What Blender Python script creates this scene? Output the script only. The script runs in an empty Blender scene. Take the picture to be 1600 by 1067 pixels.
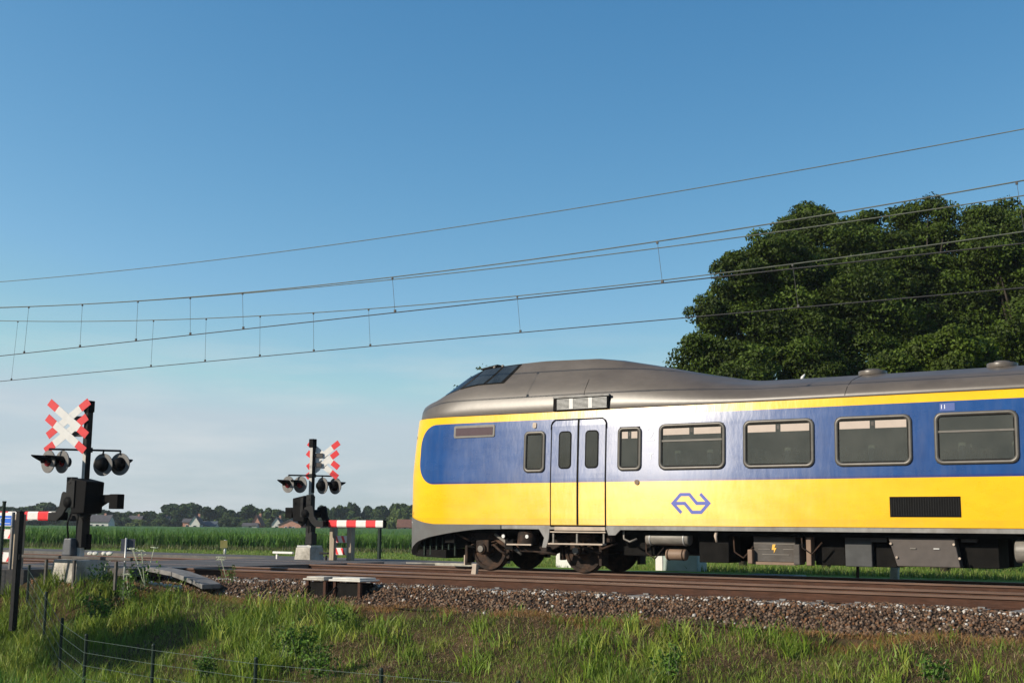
import bpy, bmesh, math, random
import numpy as np
from mathutils import Vector, Matrix, Euler

# ------------------------------------------------------------------ camera
H = 0.93; FPX = 1930.0; TH = math.radians(33); PT = math.atan(290/1930); RL = 0.0088
F = Vector((-math.sin(TH)*math.cos(PT), math.cos(TH)*math.cos(PT), math.sin(PT)))
R0 = Vector((math.cos(TH), math.sin(TH), 0)); U0 = R0.cross(F)
RV = R0*math.cos(RL)+U0*math.sin(RL); UV = -R0*math.sin(RL)+U0*math.cos(RL)
sc = bpy.context.scene; COL = sc.collection
cam = bpy.data.cameras.new('camera'); camo = bpy.data.objects.new('camera', cam); COL.objects.link(camo)
camo.matrix_world = Matrix(((RV.x,UV.x,-F.x,0),(RV.y,UV.y,-F.y,0),(RV.z,UV.z,-F.z,H),(0,0,0,1)))
cam.sensor_width = 36; cam.lens = 36*FPX/1600; cam.clip_start = 0.1; cam.clip_end = 6000
sc.camera = camo

def P(x, y, D):
    """point on the vertical plane Y=D (metres from the camera towards the line) seen at photo pixel x,y"""
    d = F+RV*((x-800)/FPX)-UV*((y-533.5)/FPX); t = D/d.y
    return Vector((d.x*t, D, H+d.z*t))

# ------------------------------------------------------------------ light
SUN_EL = math.radians(27); SUN_AZ = math.radians(180+30)       # clockwise from +Y
w = bpy.data.worlds.new('World'); sc.world = w; w.use_nodes = True
nt = w.node_tree; nt.nodes.clear()
out = nt.nodes.new('ShaderNodeOutputWorld'); bg = nt.nodes.new('ShaderNodeBackground')
sky = nt.nodes.new('ShaderNodeTexSky'); sky.sky_type = 'NISHITA'; sky.sun_disc = False
sky.sun_elevation = SUN_EL; sky.sun_rotation = SUN_AZ+math.radians(21)
sky.air_density = 0.7; sky.dust_density = 0.5; sky.ozone_density = 1.0
EXPO = 0.30
def wmath(op, a, b):
    n = nt.nodes.new('ShaderNodeMath'); n.operation = op
    for i, v in enumerate((a, b)):
        if isinstance(v, (int, float)): n.inputs[i].default_value = v
        else: nt.links.new(v, n.inputs[i])
    return n.outputs[0]
hs = nt.nodes.new('ShaderNodeCombineColor'); sep = nt.nodes.new('ShaderNodeSeparateColor'); nt.links.new(sky.outputs[0], sep.inputs[0])
for i_, (k_, g_, c_) in enumerate(((1.55, .0865, 3.2), (1.02, .161, 3.85), (.75, .231, 4.5))):      # channel response of the photograph's sky
    v_ = wmath('MULTIPLY', wmath('POWER', wmath('MINIMUM', sep.outputs[i_], c_), k_), g_/.1/2**EXPO)
    nt.links.new(v_, hs.inputs[i_])
tc = nt.nodes.new('ShaderNodeTexCoord'); mp = nt.nodes.new('ShaderNodeMapping')
mp.inputs['Scale'].default_value = (2.2, 2.2, 16)
nz = nt.nodes.new('ShaderNodeTexNoise'); nz.inputs['Scale'].default_value = 2.6; nz.inputs['Detail'].default_value = 8
nz.inputs['Roughness'].default_value = .58
rp = nt.nodes.new('ShaderNodeValToRGB'); rp.color_ramp.elements[0].position = .44; rp.color_ramp.elements[1].position = .68
sx = nt.nodes.new('ShaderNodeSeparateXYZ')
mr = nt.nodes.new('ShaderNodeMapRange'); mr.inputs['From Min'].default_value = .0; mr.inputs['From Max'].default_value = .17
mr.inputs['To Min'].default_value = .95; mr.inputs['To Max'].default_value = 0
mul = nt.nodes.new('ShaderNodeMath'); mul.operation = 'MULTIPLY'
mx = nt.nodes.new('ShaderNodeMixRGB'); mx.inputs['Color2'].default_value = (5.6, 6.0, 6.2, 1)
hzm = nt.nodes.new('ShaderNodeMixRGB'); hzm.inputs['Color2'].default_value = (4.15, 4.85, 4.9, 1)
hzr = nt.nodes.new('ShaderNodeMapRange'); hzr.interpolation_type = 'SMOOTHSTEP'; hzr.inputs['From Min'].default_value = -.02; hzr.inputs['From Max'].default_value = .11; hzr.inputs['To Min'].default_value = .85; hzr.inputs['To Max'].default_value = 0
L = nt.links.new
L(tc.outputs['Generated'], mp.inputs[0]); L(mp.outputs[0], nz.inputs['Vector'])
L(nz.outputs['Fac'], rp.inputs[0]); L(tc.outputs['Generated'], sx.inputs[0]); L(sx.outputs['Z'], mr.inputs['Value'])
L(rp.outputs[0], mul.inputs[0]); L(mr.outputs[0], mul.inputs[1]); L(mul.outputs[0], mx.inputs['Fac'])
L(sx.outputs['Z'], hzr.inputs['Value']); L(hzr.outputs[0], hzm.inputs['Fac']); L(hs.outputs[0], hzm.inputs['Color1']); L(hzm.outputs[0], mx.inputs['Color1']); L(mx.outputs[0], bg.inputs['Color'])
bg.inputs['Strength'].default_value = 0.1
L(bg.outputs[0], out.inputs['Surface'])
sl = bpy.data.lights.new('sun', 'SUN'); sl.energy = 4.8; sl.angle = math.radians(.53); sl.color = (1, .895, .745)
so = bpy.data.objects.new('sun', sl); COL.objects.link(so)
sd = Vector((math.sin(SUN_AZ)*math.cos(SUN_EL), math.cos(SUN_AZ)*math.cos(SUN_EL), math.sin(SUN_EL)))
so.rotation_euler = sd.to_track_quat('Z', 'Y').to_euler()
vs = sc.view_settings; vs.view_transform = 'Standard'; vs.look = 'None'; vs.exposure = EXPO; vs.gamma = 1

random.seed(4); rng = np.random.default_rng(7)

# ------------------------------------------------------------------ materials
class MT:
    def __init__(s, name):
        s.m = bpy.data.materials.new(name); s.m.use_nodes = True; s.n = s.m.node_tree; s.b = s.n.nodes['Principled BSDF']
    def node(s, t, **k):
        n = s.n.nodes.new(t)
        for a, v in k.items():
            if a.startswith('i_'): n.inputs[a[2:].replace('_', ' ')].default_value = v
            else: setattr(n, a, v)
        return n
    def link(s, a, b): s.n.links.new(a, b)
    def math(s, op, a, b=None, c=None):
        n = s.n.nodes.new('ShaderNodeMath'); n.operation = op
        for i, v in enumerate((a, b, c)):
            if v is None: continue
            if isinstance(v, (int, float)): n.inputs[i].default_value = v
            else: s.link(v, n.inputs[i])
        return n.outputs[0]
    def mix(s, f, a, b, mode='MIX'):
        n = s.n.nodes.new('ShaderNodeMixRGB'); n.blend_type = mode
        for i, v in zip(('Fac', 'Color1', 'Color2'), (f, a, b)):
            if isinstance(v, (int, float)): n.inputs[i].default_value = v
            elif isinstance(v, tuple): n.inputs[i].default_value = (*v[:3], 1)
            else: s.link(v, n.inputs[i])
        return n.outputs[0]
    def noise(s, scale, detail=4, rough=.55, vec=None, stretch=None):
        n = s.node('ShaderNodeTexNoise'); n.inputs['Scale'].default_value = scale
        n.inputs['Detail'].default_value = detail; n.inputs['Roughness'].default_value = rough
        if vec is None: vec = s.node('ShaderNodeTexCoord').outputs['Object']
        if stretch:
            m = s.node('ShaderNodeMapping'); m.inputs['Scale'].default_value = stretch; s.link(vec, m.inputs[0]); vec = m.outputs[0]
        s.link(vec, n.inputs['Vector']); return n.outputs['Fac']
    def ramp(s, f, stops):
        n = s.node('ShaderNodeValToRGB'); e = n.color_ramp.elements
        while len(e) < len(stops): e.new(.5)
        for i, (p, c) in enumerate(stops): e[i].position = p; e[i].color = (*c, 1) if len(c) == 3 else c
        s.link(f, n.inputs[0]); return n.outputs[0]
    def bump(s, h, st=.3, d=.02):
        n = s.node('ShaderNodeBump'); n.inputs['Strength'].default_value = st; n.inputs['Distance'].default_value = d
        s.link(h, n.inputs['Height']); s.link(n.outputs[0], s.b.inputs['Normal'])
    def base(s, c):
        if isinstance(c, tuple): s.b.inputs['Base Color'].default_value = (*c[:3], 1)
        else: s.link(c, s.b.inputs['Base Color'])
    def set(s, **k):
        for a, v in k.items():
            i = s.b.inputs[a.replace('_', ' ')]
            if isinstance(v, (int, float, tuple)): i.default_value = v
            else: s.link(v, i)

def simple(name, c, rough=.6, metal=0.0, var=.25, scale=6, spec=.5, bump=0, stretch=None, dirt=None):
    m = MT(name); f = m.noise(scale, 5, .6, stretch=stretch)
    a = tuple(x*(1-var) for x in c); b = tuple(min(1, x*(1+var)) for x in c)
    col = m.ramp(f, [(.3, a), (.7, b)])
    if dirt:
        g = m.noise(scale*.35, 6, .7); col = m.mix(m.ramp(g, [(.48, (0,0,0)), (.68, (1,1,1))]), col, dirt)
    m.base(col); m.set(Roughness=rough, Metallic=metal); m.b.inputs['Specular IOR Level'].default_value = spec
    if bump: m.bump(m.noise(scale*6, 4), bump, .01)
    return m.m

M = {}
M['dark_metal'] = simple('dark metal', (.009,.0095,.010), .6, 0, .35, 9, .2)
M['black'] = simple('black', (.004,.004,.0045), .7, 0, .3, 8, .1)
M['galv'] = simple('galvanised steel', (.42,.42,.41), .45, .4, .15, 12)
M['pole_grey'] = simple('grey painted pole', (.40,.39,.36), .55, 0, .12, 8)
M['lampback'] = simple('lamp backboard', (.13,.125,.12), .6, 0, .2, 6)
M['red'] = simple('signal red', (.62,.025,.03), .42, 0, .1, 10)
M['white'] = simple('signal white', (.62,.61,.585), .45, 0, .06, 9)
M['redlens'] = simple('red lens', (.22,.006,.012), .15, 0, .1, 9)
M['blue_sign'] = simple('sign blue', (.02,.12,.55), .4, 0, .08, 9)
M['concrete'] = simple('concrete', (.40,.375,.33), .9, 0, .25, 5, .2, .3, dirt=(.17,.155,.13))
M['concrete_dark'] = simple('dark concrete', (.17,.165,.16), .9, 0, .3, 5, .2, .3)
M['wood'] = simple('weathered wood', (.30,.25,.19), .8, 0, .3, 4, .2, .2, (6,6,.8))
M['rust'] = simple('rust', (.062,.029,.018), .85, 0, .35, 8, .2, .2, (.6,4,4), dirt=(.05,.027,.02))
M['railtop'] = simple('rail head', (.42,.38,.36), .32, .8, .15, 5)
M['railside_lit'] = simple('sunlit rail head side', (.13,.075,.052), .5, .3, .25, 3, .5, 0, (.5,4,4))  # polished head sides, the sun's shine put into the paler brown
M['brown_steel'] = simple('brake dust steel', (.020,.0135,.0105), .8, 0, .5, 7, .25, .2, dirt=(.085,.045,.026))
M['under_black'] = simple('underframe black', (.006,.0055,.005), .85, 0, .5, 5, .15)
M['under_grey'] = simple('equipment grey', (.085,.078,.072), .7, 0, .2, 4, .3, 0, (1,1,3), dirt=(.06,.05,.042))
M['tank'] = simple('tank grey', (.17,.155,.135), .5, 0, .25, 4, .4, 0, (1,1,4))
M['tank_brown'] = simple('tank brown', (.19,.125,.085), .6, 0, .2, 4, .4)
M['apron'] = simple('apron grey', (.115,.117,.115), .5, 0, .12, 4, .4, 0, dirt=(.11,.10,.095))
M['sill'] = simple('sill grey', (.22,.215,.205), .55, 0, .2, 3, .4, 0, (3,1,1), dirt=(.13,.115,.10))
M['frame_al'] = simple('window frame', (.095,.087,.076), .42, .2, .15, 6, .5)
M['rubber'] = simple('rubber', (.008,.008,.008), .8, 0, .2, 9, .1)
M['blind'] = simple('cream blind', (.42,.345,.29), .6, 0, .06, 5)
M['step'] = simple('step tread', (.42,.34,.27), .7, 0, .2, 5)
M['yellow_mark'] = simple('warning yellow', (.75,.42,.05), .5, 0, .08, 7)
M['emblem_blue'] = simple('emblem blue', (.10,.13,.42), .4, 0, .06, 7)
M['pale_print'] = simple('pale lettering', (.72,.74,.80), .45, 0, .05, 7)
M['wire'] = simple('wire grey green', (.085,.095,.075), .7, 0, .3, 3)
M['wire_dark'] = simple('contact wire', (.02,.02,.021), .6, 0, .3, 3)
M['fence_green'] = simple('fence green', (.006,.018,.012), .6, 0, .25, 6, .25)
M['stone_white'] = simple('whitewashed stone', (.52,.505,.46), .85, 0, .15, 5)
M['cab_grey'] = simple('cabinet grey green', (.30,.36,.33), .6, 0, .12, 4)
M['sign_dark'] = simple('sign back', (.05,.055,.075), .6, 0, .15, 5)
M['sign_yellow'] = simple('small yellow sign', (.26,.225,.07), .6, 0, .2, 5)
M['bark'] = simple('bark', (.04,.033,.025), .95, 0, .4, 3, .2, .5, (3,3,.6))
M['brick'] = simple('brick wall', (.42,.22,.16), .9, 0, .2, 1.5, .2)
M['plaster'] = simple('white plaster', (.55,.54,.50), .85, 0, .08, 1.2, .2)
M['roof_grey'] = simple('grey roof tiles', (.085,.08,.085), .85, 0, .25, 1.5, .2)
M['roof_brown'] = simple('brown roof tiles', (.15,.075,.055), .85, 0, .25, 1.5, .2)
M['pane_dark'] = simple('dark pane', (.03,.035,.04), .15, 0, .2, 2)
M['flower_white'] = simple('umbel flower', (.55,.58,.42), .9, 0, .2, 20, .1)

# glass of the coach: dull grey green tinted
m = MT('coach glass'); f = m.noise(1.7, 5, .6)
m.base(m.ramp(f, [(.35, (.082,.088,.081)), (.7, (.125,.128,.115))])); m.set(Roughness=.07); M['glass'] = m.m
tr_ = m.node('ShaderNodeBsdfTransparent'); tr_.inputs[0].default_value = (.75,.80,.76,1); xs_ = m.node('ShaderNodeMixShader'); xs_.inputs[0].default_value = .55
m.link(m.b.outputs[0], xs_.inputs[1]); m.link(tr_.outputs[0], xs_.inputs[2]); m.link(xs_.outputs[0], m.n.nodes['Material Output'].inputs['Surface'])
M['seat'] = simple('seat cloth', (.12,.13,.19), .9, 0, .2, 4); M['inner'] = simple('interior panel', (.5,.48,.43), .8, 0, .08, 2); M['head'] = simple('head cloth', (.7,.66,.58), .9, 0, .1, 4)
m = MT('cab glass'); m.base(m.ramp(m.noise(2.5, 4), [(.3, (.012,.016,.02)), (.7, (.035,.045,.055))])); m.set(Roughness=.06); M['cab_glass'] = m.m

# coach livery: blue panel with rounded end on yellow, in object coordinates (x = metres behind the nose)
NOSE = -17.80; CY = 23.85
m = MT('coach livery'); tcn = m.node('ShaderNodeTexCoord'); so_ = m.node('ShaderNodeSeparateXYZ'); m.link(tcn.outputs['Object'], so_.inputs[0])
bx0, bz0, bz1, rr = .66, 1.865, 3.205, .52
px = m.math('SUBTRACT', bx0+rr, so_.outputs['X']); px = m.math('MAXIMUM', px, 0)
zc = (bz0+bz1)/2; hz = (bz1-bz0)/2
pz = m.math('ABSOLUTE', m.math('SUBTRACT', so_.outputs['Z'], zc)); pz2 = m.math('SUBTRACT', pz, hz-rr); pz2m = m.math('MAXIMUM', pz2, 0)
d = m.math('SQRT', m.math('ADD', m.math('MULTIPLY', px, px), m.math('MULTIPLY', pz2m, pz2m)))
inside = m.math('LESS_THAN', d, rr)
yel = m.ramp(m.noise(1.1, 6, .65, stretch=(1,1,2.5)), [(.3, (.78,.41,.0008)), (.7, (.86,.49,.001))])
blu = m.ramp(m.noise(1.6, 6, .7, stretch=(1,1,.8)), [(.3, (.003,.042,.17)), (.7, (.008,.062,.225))])
strip = m.math('MULTIPLY', inside, m.math('LESS_THAN', so_.outputs['Z'], bz0+.045))
blu2 = m.mix(strip, blu, (.012,.03,.16))
col = m.mix(inside, yel, blu2)
vx = m.noise(3.0, 7, .72, stretch=(2.2,2.2,.35))
dust = m.ramp(vx, [(.45, (0,0,0)), (.8, (.07,.07,.07))])
col = m.mix(m.math('MULTIPLY', dust, m.math('ADD', m.math('MULTIPLY', inside, .9), .1)), col, (.42,.38,.32))
# faint rounded darker line between panel and yellow, brake dust low on the side
low = m.math('MULTIPLY', m.math('LESS_THAN', so_.outputs['Z'], 1.12), .25)
col = m.mix(m.math('MULTIPLY', low, m.noise(5, 5, .7, stretch=(1,1,.5))), col, (.25,.13,.04))
m.base(col)
m.set(Roughness=m.ramp(m.noise(1.6, 6, .7, stretch=(.7,.7,1.6)), [(.3, (.25,)*3), (.7, (.32,)*3)]))
tg = m.node('ShaderNodeCombineXYZ'); tg.inputs[2].default_value = 1.0      # brushed vertically by the wash plant: highlights run up and down
m.link(tg.outputs[0], m.b.inputs['Tangent']); m.set(Anisotropic=.9, IOR=1.55)
m.bump(m.noise(2.2, 4, .6, stretch=(1.1,1,.4)), .13, .02)
M['livery'] = m.m
m = MT('coach roof'); c = m.ramp(m.noise(1.2, 7, .65, stretch=(.7,1,2)), [(.3, (.070,.058,.048)), (.72, (.118,.100,.083))])
g = m.noise(4, 6, .7, stretch=(1.2,3,.35)); c = m.mix(m.ramp(g, [(.5, (0,0,0)), (.8, (.45,)*3)]), c, (.06,.053,.046))
m.base(c); m.set(Roughness=.38); m.bump(m.noise(2.2, 3), .08, .03); M['roof'] = m.m

# ballast, earth, asphalt
def tinted(name, rough=.8, trans=0.0, spec=.3, nscale=None):
    m = MT(name); a = m.node('ShaderNodeAttribute'); a.attribute_name = 'tint'
    c = a.outputs['Color']
    if nscale:
        n = m.noise(nscale, 4, .6); c = m.mix(1.0, c, m.ramp(n, [(.3, (.7,.7,.7)), (.7, (1.25,1.25,1.25))]), 'MULTIPLY')
    m.base(c); m.set(Roughness=rough); m.b.inputs['Specular IOR Level'].default_value = spec
    if trans:
        t = m.node('ShaderNodeBsdfTranslucent'); m.link(c, t.inputs['Color'])
        x = m.node('ShaderNodeMixShader'); x.inputs[0].default_value = trans
        o = m.n.nodes['Material Output']; m.link(m.b.outputs[0], x.inputs[1]); m.link(t.outputs[0], x.inputs[2]); m.link(x.outputs[0], o.inputs['Surface'])
    return m.m
M['stones'] = tinted('ballast stone', .9, 0, .2, 30)
M['blade'] = tinted('grass blade', .55, .3, .35)
M['leaf'] = tinted('tree leaf', .6, .25, .22)
M['farleaf'] = tinted('far leaf', .8, .1, .2)
m = MT('ground'); pos = m.node('ShaderNodeNewGeometry').outputs['Position']
sp = m.node('ShaderNodeSeparateXYZ'); m.link(pos, sp.inputs[0])
n1 = m.noise(1.3, 8, .7, pos); n2 = m.noise(.05, 5, .6, pos)
near = m.ramp(n1, [(.3, (.022,.022,.009)), (.5, (.055,.038,.020)), (.7, (.115,.070,.040))])
far = m.mix(m.ramp(n2, [(.4, (0,0,0)), (.6, (1,1,1))]), (.12,.19,.030), (.17,.215,.038))
far = m.mix(1.0, far, m.ramp(m.noise(2.5, 7, .75, pos), [(.3, (.6,)*3), (.7, (1.35,)*3)]), 'MULTIPLY')
fr = m.node('ShaderNodeMapRange'); fr.inputs['From Min'].default_value = 26; fr.inputs['From Max'].default_value = 27
m.link(sp.outputs['Y'], fr.inputs['Value'])
m.base(m.mix(fr.outputs[0], near, far)); m.set(Roughness=.95); m.b.inputs['Specular IOR Level'].default_value = .1
m.bump(m.noise(8, 6, .7, pos), .5, .05); M['ground'] = m.m
M['ballast_bed'] = simple('ballast bed', (.04,.027,.019), .95, 0, .5, 22, .1, .8)
M['asphalt'] = simple('asphalt', (.10,.095,.092), .9, 0, .22, 3, .2, .3, dirt=(.15,.125,.105))
M['deck'] = simple('crossing panel', (.095,.09,.088), .88, 0, .22, 3, .2, .3)
M['corn_top'] = simple('corn canopy', (.055,.12,.016), .8, 0, .5, .7, .2, .8)

# ------------------------------------------------------------------ mesh helpers
class MB:
    def __init__(s): s.v = []; s.f = []
    def add(s, vs, fs):
        o = len(s.v); s.v += [Vector(v) for v in vs]; s.f += [tuple(i+o for i in f) for f in fs]; return s
    def box(s, c, d, rot=0, taper=1.0, axis=None):
        c = Vector(c); hx, hy, hz = d[0]/2, d[1]/2, d[2]/2; vs = []
        Rm = Matrix.Rotation(rot, 3, 'Z') if axis is None else Matrix.Rotation(rot, 3, axis)
        for z in (-1, 1):
            k = taper if z > 0 else 1
            for x, y in ((-1,-1),(1,-1),(1,1),(-1,1)): vs.append(c+Rm@Vector((x*hx*k, y*hy*k, z*hz)))
        return s.add(vs, [(0,3,2,1),(4,5,6,7),(0,1,5,4),(1,2,6,5),(2,3,7,6),(3,0,4,7)])
    def tube(s, pts, r, seg=8, cap=True):
        pts = [Vector(p) for p in pts]; n = len(pts); rs = r if isinstance(r, (list, tuple)) else [r]*n
        vs = []; ref = None
        for i, p in enumerate(pts):
            t = (pts[min(i+1, n-1)]-pts[max(i-1, 0)]).normalized()
            if ref is None: ref = t.orthogonal().normalized()
            ref = (ref-t*ref.dot(t)).normalized(); b = t.cross(ref)
            for k in range(seg):
                a = 2*math.pi*k/seg; vs.append(p+(ref*math.cos(a)+b*math.sin(a))*rs[i])
        fs = [(i*seg+k, i*seg+(k+1) % seg, (i+1)*seg+(k+1) % seg, (i+1)*seg+k) for i in range(n-1) for k in range(seg)]
        if cap: fs += [tuple(range(seg))[::-1], tuple((n-1)*seg+k for k in range(seg))]
        return s.add(vs, fs)
    def cyl(s, a, b, r, seg=16, r2=None): return s.tube([a, b], [r, r if r2 is None else r2], seg)
    def prism(s, poly, off):
        n = len(poly); off = Vector(off); a = [Vector(p) for p in poly]; b = [p+off for p in a]
        return s.add(a+b, [tuple(range(n))[::-1], tuple(range(n, 2*n))]+[(i, (i+1) % n, n+(i+1) % n, n+i) for i in range(n)])
    def build(s, name, mat, parent=None, smooth=False, bevel=0, loc=None):
        me = bpy.data.meshes.new(name); me.from_pydata(s.v, [], s.f)
        bm = bmesh.new(); bm.from_mesh(me); bmesh.ops.recalc_face_normals(bm, faces=bm.faces); bm.to_mesh(me); bm.free()
        return finish(name, me, mat, parent, smooth, bevel, loc)
def finish(name, me, mat, parent=None, smooth=False, bevel=0, loc=None):
    for mm in (mat if isinstance(mat, (list, tuple)) else [mat]): me.materials.append(M[mm] if isinstance(mm, str) else mm)
    if smooth: me.polygons.foreach_set('use_smooth', [True]*len(me.polygons))
    o = bpy.data.objects.new(name, me); COL.objects.link(o)
    if parent: o.parent = parent
    if loc is not None: o.location = loc
    if bevel:
        b = o.modifiers.new('bevel', 'BEVEL'); b.width = bevel; b.segments = 2; b.limit_method = 'ANGLE'; b.angle_limit = math.radians(40)
    return o
def tag(o, label, cat, group=None, kind=None):
    if label: o['label'] = label
    if cat: o['category'] = cat
    if group: o['group'] = group
    if kind: o['kind'] = kind
    return o
def thing(name, label, cat, loc=(0,0,0), group=None, rz=0):
    o = bpy.data.objects.new(name, None); COL.objects.link(o); o.location = loc; o.rotation_euler.z = rz; o.empty_display_size = .2
    return tag(o, label, cat, group)
def copy_tree(o, parent=None):
    c = o.copy(); COL.objects.link(c); c.parent = parent
    for ch in list(o.children): copy_tree(ch, c)
    return c
def quads_mesh(name, V, nq_verts, faces, tint=None, mat='blade', kind=None, parent=None, smooth=False, loc=None):
    me = bpy.data.meshes.new(name)
    nv = len(V); nf = len(faces); k = faces.shape[1]
    me.vertices.add(nv); me.vertices.foreach_set('co', V.astype(np.float32).ravel())
    me.loops.add(nf*k); me.loops.foreach_set('vertex_index', faces.astype(np.int32).ravel())
    me.polygons.add(nf); me.polygons.foreach_set('loop_start', np.arange(0, nf*k, k, dtype=np.int32))
    try: me.polygons.foreach_set('loop_total', np.full(nf, k, dtype=np.int32))
    except Exception: pass
    if tint is not None:
        at = me.color_attributes.new('tint', 'FLOAT_COLOR', 'POINT'); c4 = np.ones((nv, 4), np.float32); c4[:, :3] = tint
        at.data.foreach_set('color', c4.ravel())
    me.update(calc_edges=True); me.validate()
    o = finish(name, me, mat, parent, smooth, 0, loc)
    if kind: o['kind'] = kind
    return o

# ------------------------------------------------------------------ terrain
def sm(x, a, b): t = np.clip((x-a)/(b-a), 0, 1); return t*t*(3-2*t)
PY = np.array([-60,-20,-4,0,4,8,10.5,12.5,14,16,17.2,17.9,18.6,26.2,27,30,45,70,95,4000])
PZ = np.array([-.7,-.7,-.7,-.72,-1.1,-1.8,-2.0,-1.93,-1.52,-.96,-.60,-.48,-.36,-.36,-.16,-.16,-.55,-.85,-.92,-.95])
def height(X, Y):
    z = np.interp(Y, PY, PZ)
    n = .05*np.sin(X*1.7+Y*2.3)+.04*np.sin(X*3.1-Y*1.3+1)+.06*np.sin(X*.8+1.3*Y)
    z = z+n*((Y > 3) & (Y < 17.4))
    a = sm(-X, 19.6, 21.2)*sm(Y, 15.6, 16.7)*(1-sm(Y, 26.5, 30))
    z = z*(1-a)+(-.20)*a
    return z
xs = np.concatenate([np.linspace(-3000,-80,26)[:-1], np.linspace(-80,-32,20)[:-1], np.linspace(-32,6,230), np.linspace(6,60,20)[1:], np.linspace(60,3000,26)[1:]])
ys = np.concatenate([np.linspace(-60,8,20)[:-1], np.linspace(8,30,150), np.linspace(30,100,30)[1:], np.linspace(100,4000,24)[1:]])
gx, gy = np.meshgrid(xs, ys); gz = height(gx, gy)
V = np.stack([gx.ravel(), gy.ravel(), gz.ravel()], 1); nx = len(xs); ny = len(ys)
ii, jj = np.meshgrid(np.arange(nx-1), np.arange(ny-1)); a = (jj*nx+ii).ravel()
g = quads_mesh('ground', V, 0, np.stack([a, a+1, a+nx+1, a+nx], 1), None, 'ground', 'structure', smooth=True)

# ballast bed: two-track prism
prof = [(17.55,-.52),(17.75,-.50),(18.35,-.225),(18.6,-.19),(19.85,-.19),(21.8,-.20),(23.85,-.19),(25.2,-.19),(25.7,-.24),(26.4,-.45)]
bxs = np.linspace(-60, 20, 200); PYB = np.array([p[0] for p in prof]); PZB = np.array([p[1] for p in prof])
def bz(X, Y): return np.interp(Y, PYB, PZB)+.015*np.sin(X*2.1+Y)+.012*np.sin(X*5.3)
yy = np.array([17.55,17.75,17.95,18.15,18.35,18.6,19.2,19.85,20.5,21.2,21.8,22.5,23.85,24.5,25.2,25.7,26.4])
gx, gy = np.meshgrid(bxs, yy); V = np.stack([gx.ravel(), gy.ravel(), bz(gx, gy).ravel()], 1)
nx = len(bxs); ii, jj = np.meshgrid(np.arange(nx-1), np.arange(len(yy)-1)); a = (jj*nx+ii).ravel()
tag(quads_mesh('ballast_bed', V, 0, np.stack([a, a+1, a+nx+1, a+nx], 1), None, 'ballast_bed', 'structure', smooth=True), None, None)

def vnoise0(x, y): return (np.sin(x*2.3+y*3.1)+np.sin(x*5.7-y*4.3)+rng.uniform(-1, 1, len(x))) > -.2
# loose ballast stones
ico = bmesh.new(); bmesh.ops.create_icosphere(ico, subdivisions=1, radius=1)
iv = np.array([v.co[:] for v in ico.verts]); ifc = np.array([[v.index for v in f.verts] for f in ico.faces]); ico.free()
def stones(cx, cy, cz, size, name, label, tints):
    n = len(cx); sc3 = rng.uniform(.6, 1.25, (n, 3))*size[:, None]
    jit = rng.uniform(.72, 1.2, (n, 12, 1)); base = iv[None]*jit*sc3[:, None]
    ax = rng.normal(size=(n, 4)); ax /= np.linalg.norm(ax, axis=1)[:, None]; q = ax
    w_, x, y, z = q.T
    Rm = np.stack([1-2*(y*y+z*z),2*(x*y-z*w_),2*(x*z+y*w_),2*(x*y+z*w_),1-2*(x*x+z*z),2*(y*z-x*w_),2*(x*z-y*w_),2*(y*z+x*w_),1-2*(x*x+y*y)], 1).reshape(n,3,3)
    Vv = np.einsum('nij,nkj->nki', Rm, base)+np.stack([cx, cy, cz], 1)[:, None]
    fc = (ifc[None]+(np.arange(n)*12)[:, None, None]).reshape(-1, 3)
    return tag(quads_mesh(name, Vv.reshape(-1, 3), 0, fc, np.repeat(tints, 12, 0), 'stones', 'stuff'), label, 'gravel')
n = 38000; cx = rng.uniform(-27, 0, n); u = rng.uniform(0, 1, n)
cy = np.where(u < .72, rng.uniform(17.5, 18.95, n), np.where(u < .86, rng.uniform(19.25, 20.45, n), rng.uniform(20.7, 26, n)))
keep = ~((cx < -20.7) & (cy > 18.3)); cx, cy = cx[keep], cy[keep]; n = len(cx)
edge = 17.62+.12*np.sin(cx*1.3)+.1*np.sin(cx*3.7); k2 = cy > edge; cx, cy = cx[k2], cy[k2]; n = len(cx)
cz = bz(cx, cy)+rng.uniform(-.005, .022, n); size = rng.uniform(.016, .035, n)
pal = np.array([[.115,.070,.045],[.07,.045,.032],[.15,.098,.064],[.045,.032,.025],[.17,.12,.086],[.145,.072,.036]])
tn = pal[rng.integers(0, 6, n)]*rng.uniform(.75, 1.15, (n, 1))
pale = (rng.uniform(size=n) < np.where((cy > 18.36) & (cy < 18.62), .20, .02)); tn[pale] = np.array([.46,.43,.39])*rng.uniform(.7, 1.1, (pale.sum(), 1))
stones(cx, cy, cz, size, 'ballast', 'brown broken stone ballast heaped along the rails', tn)

n = 2600; cx = rng.uniform(-25.5, -19.4, n); cy = rng.uniform(16.35, 17.75, n); k2 = vnoise0(cx, cy) ; cx, cy = cx[k2], cy[k2]; n = len(cx)
stones(cx, cy, height(cx, cy)+.005, rng.uniform(.015, .045, n), 'rubble', 'brown rubble and gravel around the near signal base', pal[rng.integers(0, 6, n)]*rng.uniform(.8, 1.5, (n, 1)))
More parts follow.
